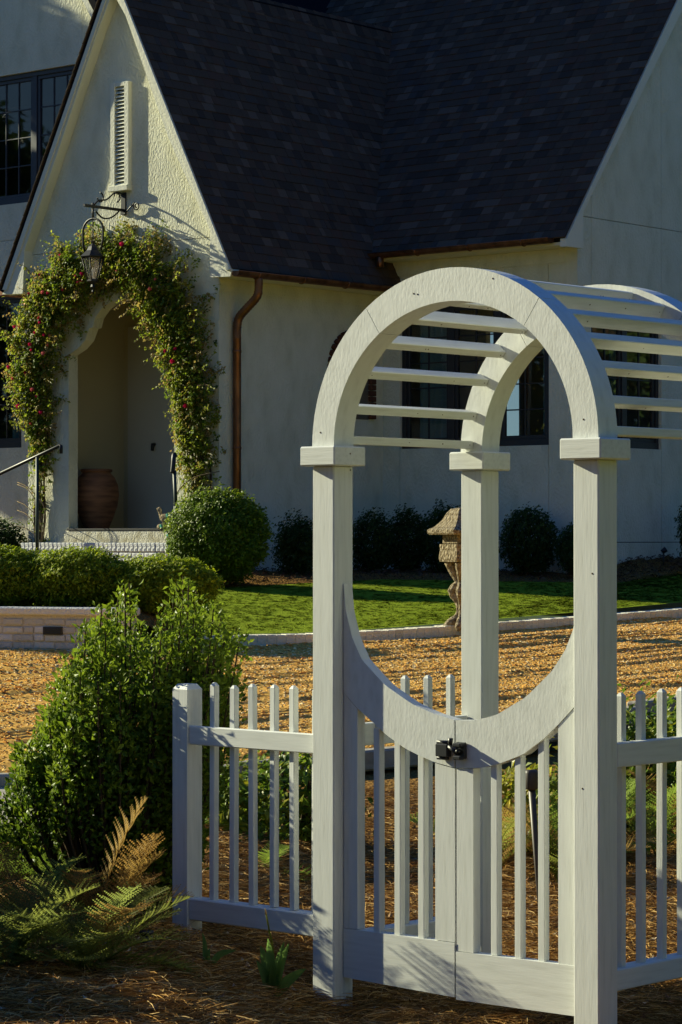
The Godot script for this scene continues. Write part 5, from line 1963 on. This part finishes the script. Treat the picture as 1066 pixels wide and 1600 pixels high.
func build_litter() -> void:
	# gravel stones over the part of the drive that shows
	var pebbles := []
	for k in 3:
		var st := st_flat()
		var r := RandomNumberGenerator.new()
		r.seed = 40 + k
		var dirs := [Vector3(1, 0, 0), Vector3(0, 0, 1), Vector3(-1, 0, 0), Vector3(0, 0, -1)]
		var ring := []
		for d in dirs:
			ring.append((d.rotated(Vector3.UP, r.randf() * 0.6)) * r.randf_range(0.75, 1.1) + Vector3(0, r.randf_range(-0.15, 0.15), 0))
		var top := Vector3(r.randf_range(-0.25, 0.25), 0.62, r.randf_range(-0.25, 0.25))
		var bot := Vector3(0, -0.5, 0)
		for i in 4:
			tri(st, ring[(i + 1) % 4], ring[i], top) 
			tri(st, ring[i], ring[(i + 1) % 4], bot)
		pebbles.append(mesh_of(st))
	var tan := [Color(0.84, 0.46, 0.11), Color(0.88, 0.55, 0.17), Color(0.70, 0.34, 0.07), Color(0.86, 0.66, 0.32), Color(0.78, 0.41, 0.09), Color(0.50, 0.23, 0.06)]
	var xs := [[], [], []]
	var cs := [[], [], []]
	var n := 0
	while n < 70000:
		var a := rng.randi() % 219
		var f := rng.randf()
		# more stones near the viewer, where each one is seen
		var p: Vector2 = near_edge[a].lerp(far_edge[a], f) + Vector2(rng.randf_range(-0.06, 0.06), rng.randf_range(-0.06, 0.06))
		if absf(p.x) > p.y * 0.15 + 0.2:
			continue
		n += 1
		var k := rng.randi() % 3
		var s := rng.randf_range(0.009, 0.0165) * (1.5 if rng.randf() < 0.05 else 1.0) * lerpf(1.0, 1.4, f)
		xs[k].append(Transform3D(Basis.from_euler(Vector3(rng.randf_range(-0.25, 0.25), rng.randf() * TAU, rng.randf_range(-0.25, 0.25))).scaled_local(Vector3(s, s * 0.6, s * rng.randf_range(0.7, 1.2))), at(p.x, gravel_y(p.x, p.y) + rut(p) + 0.006, p.y)))
		cs[k].append(pick(tan, 0.25))
	for k in 3:
		scatter("gravel_stones", self, pebbles[k], mats.stone_tint, xs[k], cs[k])

	# blades of grass on the lawn and on the patch by the walk
	var st := st_flat()
	var r := RandomNumberGenerator.new()
	r.seed = 5
	for i in 6:
		var a := r.randf() * TAU
		var d := Vector3(cos(a), 0, sin(a))
		var base := d * r.randf_range(0.0, 0.5)
		var side := Vector3(-d.z, 0, d.x) * 0.12
		var tip := base + d * r.randf_range(0.6, 1.1) + Vector3(0, r.randf_range(0.45, 0.75), 0)
		var mid := base.lerp(tip, 0.5) + Vector3(0, 0.2, 0)
		# both faces of the blade, with the soft upward shading of a mown sward
		for back in [0.0, 0.03]:
			var o: Vector3 = d * -back
			var p := [base - side + o, base + side + o, mid + side * 0.8 + o, mid - side * 0.8 + o, tip + o]
			var ids := [0, 1, 2, 0, 2, 3, 3, 2, 4]
			if back > 0:
				ids.reverse()
			for id in ids:
				st.set_normal((Vector3.UP + d * 0.35 * r.randf_range(-1, 1)).normalized())
				st.add_vertex(p[id])
	var tuft := st.commit()
	var gx := []
	var gc := []
	var lawn_cols := [Color(0.17, 0.24, 0.018), Color(0.20, 0.27, 0.022), Color(0.24, 0.29, 0.03), Color(0.14, 0.21, 0.015)]
	n = 0
	while n < 6000:
		var a := rng.randi() % 219
		var p: Vector2 = (far_edge[a] + Vector2(-0.12, 0.24)).lerp(upper_edge[a], rng.randf()) + Vector2(rng.randf_range(-0.05, 0.05), rng.randf_range(-0.03, 0.03))
		if absf(p.x - 1.3) > 3.2 or p.x < -1.9 or (p.x < -1.2 and p.y < 24.3):
			continue
		n += 1
		var s := rng.randf_range(0.022, 0.04)
		gx.append(Transform3D(Basis(Vector3.UP, rng.randf() * TAU).scaled_local(Vector3(s * 1.3, s * 0.42, s * 1.3)), at(p.x, lawn_y(p.x, p.y), p.y)))
		var patch := 0.85 + 0.3 * sin(p.x * 3.1 + p.y) * sin(p.y * 2.3)
		var c := pick(lawn_cols, 0.2)
		gc.append(Color(c.r * patch * 1.25, c.g * patch * 1.2, c.b * patch))
	scatter("lawn_grass", self, tuft, mats.grass, gx, gc)
	gx = []
	gc = []
	while gx.size() < 9000:
		var x := rng.randf_range(-2.1, -0.95)
		var d := rng.randf_range(9.6, 12.3)
		if x > -1.05 - (d - 11.0) * 0.1 and rng.randf() < 0.6:
			continue
		var s := rng.randf_range(0.03, 0.055)
		gx.append(Transform3D(Basis(Vector3.UP, rng.randf() * TAU).scaled_local(Vector3(s, s, s)), at(x, front_y(x, d), d)))
		gc.append(pick(lawn_cols, 0.25))
	scatter("border_grass", self, tuft, mats.grass, gx, gc)

	# pine straw and fallen leaves on the mulch
	st = st_flat()
	var bend := [Vector3(-0.5, 0, 0), Vector3(-0.17, 0.02, 0.05), Vector3(0.17, 0.02, 0.05), Vector3(0.5, 0, 0)]
	for i in 3:
		var w0 := Vector3(0, 0, 0.009 if i > 0 else 0.003)
		var w1 := Vector3(0, 0, 0.009 if i < 2 else 0.003)
		quad(st, bend[i] - w0, bend[i] + w0, bend[i + 1] + w1, bend[i + 1] - w1)
	var needle := mesh_of(st)
	var nx := []
	var nc := []
	var browns := [Color(0.34, 0.18, 0.05), Color(0.46, 0.26, 0.08), Color(0.24, 0.12, 0.034), Color(0.56, 0.37, 0.15), Color(0.17, 0.082, 0.024)]
	while nx.size() < 70000:
		var d := 6.3 + 8.0 * pow(rng.randf(), 1.25)
		var x := rng.randf_range(-1, 1) * (d * 0.14 + 0.1)
		if x < -0.95 and d > 9.4:
			continue
		var l := rng.randf_range(0.05, 0.15)
		var clump := 0.010 * (sin(x * 23.0 + d * 7.0) + sin(d * 19.0 - x * 11.0))
		nx.append(Transform3D(Basis.from_euler(Vector3(rng.randf() * TAU, rng.randf() * TAU, rng.randf_range(-0.32, 0.32))).scaled_local(Vector3(l, l, 0.13)), at(x, front_y(x, d) + 0.008 + maxf(0, clump) + rng.randf() * 0.016, d)))
		nc.append(pick(browns, 0.3))
	scatter("pine_straw", self, needle, mats.straw, nx, nc)
	var lf := leaf_mesh(0.6, 0.18, 0.2)
	var lx := []
	var lc := []
	while lx.size() < 2600:
		var d := 6.4 + 7.6 * rng.randf()
		var x := rng.randf_range(-1, 1) * (d * 0.14 + 0.1)
		if x < -0.95 and d > 9.4:
			continue
		var s := rng.randf_range(0.012, 0.032)
		lx.append(Transform3D(Basis.from_euler(Vector3(PI / 2 + rng.randf_range(-0.6, 0.6), rng.randf() * TAU, rng.randf_range(-0.5, 0.5))).scaled_local(Vector3(s, s, s)), at(x, front_y(x, d) + 0.018 + rng.randf() * 0.012, d)))
		lc.append(pick([Color(0.22, 0.11, 0.05), Color(0.33, 0.20, 0.10), Color(0.14, 0.065, 0.03), Color(0.42, 0.32, 0.2)], 0.3))
	scatter("fallen_leaves", self, lf, mats.straw, lx, lc)
	# bark on the bed along the house
	var bx := []
	var bc := []
	while bx.size() < 9000:
		var a := rng.randi() % 219
		var p: Vector2 = upper_edge[a] + Vector2(rng.randf_range(-0.1, 0.1), rng.randf_range(-0.05, 2.2))
		if p.x < -2 or p.x > 5:
			continue
		var s := rng.randf_range(0.03, 0.08)
		bx.append(Transform3D(Basis.from_euler(Vector3(rng.randf() * TAU, rng.randf() * TAU, rng.randf_range(-0.3, 0.3))).scaled_local(Vector3(s, s, 0.6)), at(p.x, bed_y(p.x, p.y) + 0.012, p.y)))
		bc.append(pick([Color(0.09, 0.05, 0.03), Color(0.13, 0.075, 0.045), Color(0.06, 0.032, 0.02)], 0.3))
	scatter("bark_mulch", self, needle, mats.straw, bx, bc)


# ---------------------------------------------------------------- trees round the garden

func tree(label: String, where: Vector3, h: float, crown: Vector3, low: float, count: int, leaf_size: float, sd: int, cols: Array, hang := 0.0) -> void:
	rng.seed = sd
	var t := thing("shade_tree", label, "tree", where, 0.0, "trees that shade and mirror around the garden")
	var st := st_smooth()
	tube(st, [Vector3(0, -0.3, 0), Vector3(0.1, h * 0.35, 0.05), Vector3(-0.05, h * 0.7, 0.1), Vector3(0, h * 0.96, 0)], [h * 0.026, h * 0.02, h * 0.013, 0.02], 9)
	obj("trunk", st, mats.bark, t)
	st = st_smooth()
	var centres := []
	for i in 26:
		var f := rng.randf()
		var y := lerpf(low, h, f)
		var wide := sin(PI * clampf(0.16 + 0.80 * f, 0, 1))
		var a := rng.randf() * TAU
		var q := sqrt(rng.randf())
		var c := Vector3(cos(a) * crown.x * wide * q, y, sin(a) * crown.z * wide * q)
		centres.append([c, rng.randf_range(0.16, 0.30) * crown.x + 0.25])
		tube(st, [Vector3(0, maxf(low * 0.6, y - crown.x * 0.5), 0), c * Vector3(0.5, 1, 0.5) - Vector3(0, 0.25, 0), c], [h * 0.008, h * 0.005, 0.012], 5, false)
	obj("limbs", st, mats.bark, t)
	var leaf := leaf_mesh(0.6, 0.12, 0.1 + hang)
	var xs := []
	var cs := []
	for i in count:
		var k: Array = centres[rng.randi() % centres.size()]
		var d := rand_dir()
		var p: Vector3 = k[0] + d * k[1] * pow(rng.randf(), 0.45) * Vector3(1.15, 0.75, 1.15)
		var s := leaf_size * rng.randf_range(0.7, 1.3)
		xs.append(Transform3D(facing(d * 0.7 + rand_dir() * 0.8 + Vector3(-0.4, 0.3, -0.2), rng.randf() * TAU).scaled_local(Vector3(s, s, s)), p))
		cs.append(pick(cols, 0.3))
	scatter("crown", t, leaf, mats.far_leaf, xs, cs)


func build_far_trees() -> void:
	var g := [Color(0.03, 0.065, 0.014), Color(0.05, 0.09, 0.016), Color(0.07, 0.12, 0.02)]
	# left of the house: the first shades the tall wing, the others show in its upper window
	tree("broad evergreen standing off to the left of the tall wing", house_point(-15.5, -0.6, -0.35), 15.5, Vector3(1.6, 1, 1.6), 1.0, 26000, 0.22, 301, g)
	tree("second evergreen at the left, nearer the tall wing", house_point(-12.0, -0.6, 0.0), 13.5, Vector3(1.1, 1, 1.1), 0.8, 20000, 0.20, 311, g)
	tree("open tree far left of the house, mirrored in the upper window", at(-21.0, -0.8, 34.0), 8.2, Vector3(3.0, 1, 3.0), 2.0, 5000, 0.26, 302, g)
	tree("rounded tree far left, nearest the drive", at(-31.0, -0.8, 33.0), 10.5, Vector3(4.0, 1, 4.0), 1.5, 5000, 0.30, 303, g)
	tree("slender tree to the left, mirrored low in the windows", at(-23.0, -0.8, 39.5), 9.5, Vector3(3.0, 1, 3.0), 0.8, 5000, 0.26, 304, g)
	tree("round crowned tree at the left beyond the drive, mirrored in the main window", at(-23.5, -0.9, 25.0), 8.4, Vector3(3.6, 1, 3.6), 0.5, 7000, 0.28, 312, g)
	tree("second round crowned tree farther left beyond the drive", at(-32.0, -0.9, 24.0), 11.0, Vector3(4.2, 1, 4.2), 0.5, 7000, 0.30, 313, g)
	tree("dark tree behind the viewer on the left", at(-7.0, -1.3, 0.0), 9.5, Vector3(3.4, 1, 3.4), 0.5, 11000, 0.30, 314, g)
	tree("dark tree directly behind the viewer", at(-3.0, -1.3, -6.0), 9.5, Vector3(3.8, 1, 3.8), 0.5, 11000, 0.32, 315, g)
	# right of the garden and behind the viewer: they stand before the sky there and show in the wing's windows
	var bright := [Color(0.13, 0.17, 0.03), Color(0.17, 0.20, 0.035), Color(0.10, 0.14, 0.025)]
	tree("dense tree right of the lawn, mirrored in the wing's window", at(19.0, -0.8, 35.0), 8.0, Vector3(3.6, 1, 3.6), 0.6, 8000, 0.30, 305, g)
	tree("spreading tree right of the drive", at(17.0, -1.0, 27.0), 9.0, Vector3(4.2, 1, 4.2), 0.5, 9000, 0.34, 306, bright)
	tree("broad pale green tree far right of the gate", at(14.0, -1.2, 17.5), 9.5, Vector3(4.2, 1, 4.2), 0.4, 10000, 0.34, 307, bright)
	tree("tall pale green tree right of the gate", at(11.5, -1.3, 9.0), 9.5, Vector3(4.2, 1, 4.2), 0.4, 10000, 0.34, 308, bright)
	tree("leaning pale green tree right of the viewer", at(10.0, -1.3, 0.5), 9.5, Vector3(4.2, 1, 4.2), 0.4, 10000, 0.34, 309, bright)
	tree("big pale green tree behind the viewer on the right", at(7.5, -1.3, -8.0), 10.0, Vector3(4.4, 1, 4.4), 0.4, 10000, 0.34, 310, bright)
	# low evergreen left of the ferns, whose shade lies over them
	rng.seed = 401
	shrub("rounded evergreen left of the ferns, outside the view", "shrub", "", at(-2.05, -1.30, 8.75), Vector3(0.55, 0.42, 0.6), 9000, 0.05, g, 0.25, false, "evergreen_shrub")
	shrub("rounded evergreen nearer the viewer on the left, outside the view", "shrub", "", at(-1.75, -1.35, 7.5), Vector3(0.48, 0.30, 0.5), 6000, 0.05, g, 0.25, false, "evergreen_shrub")
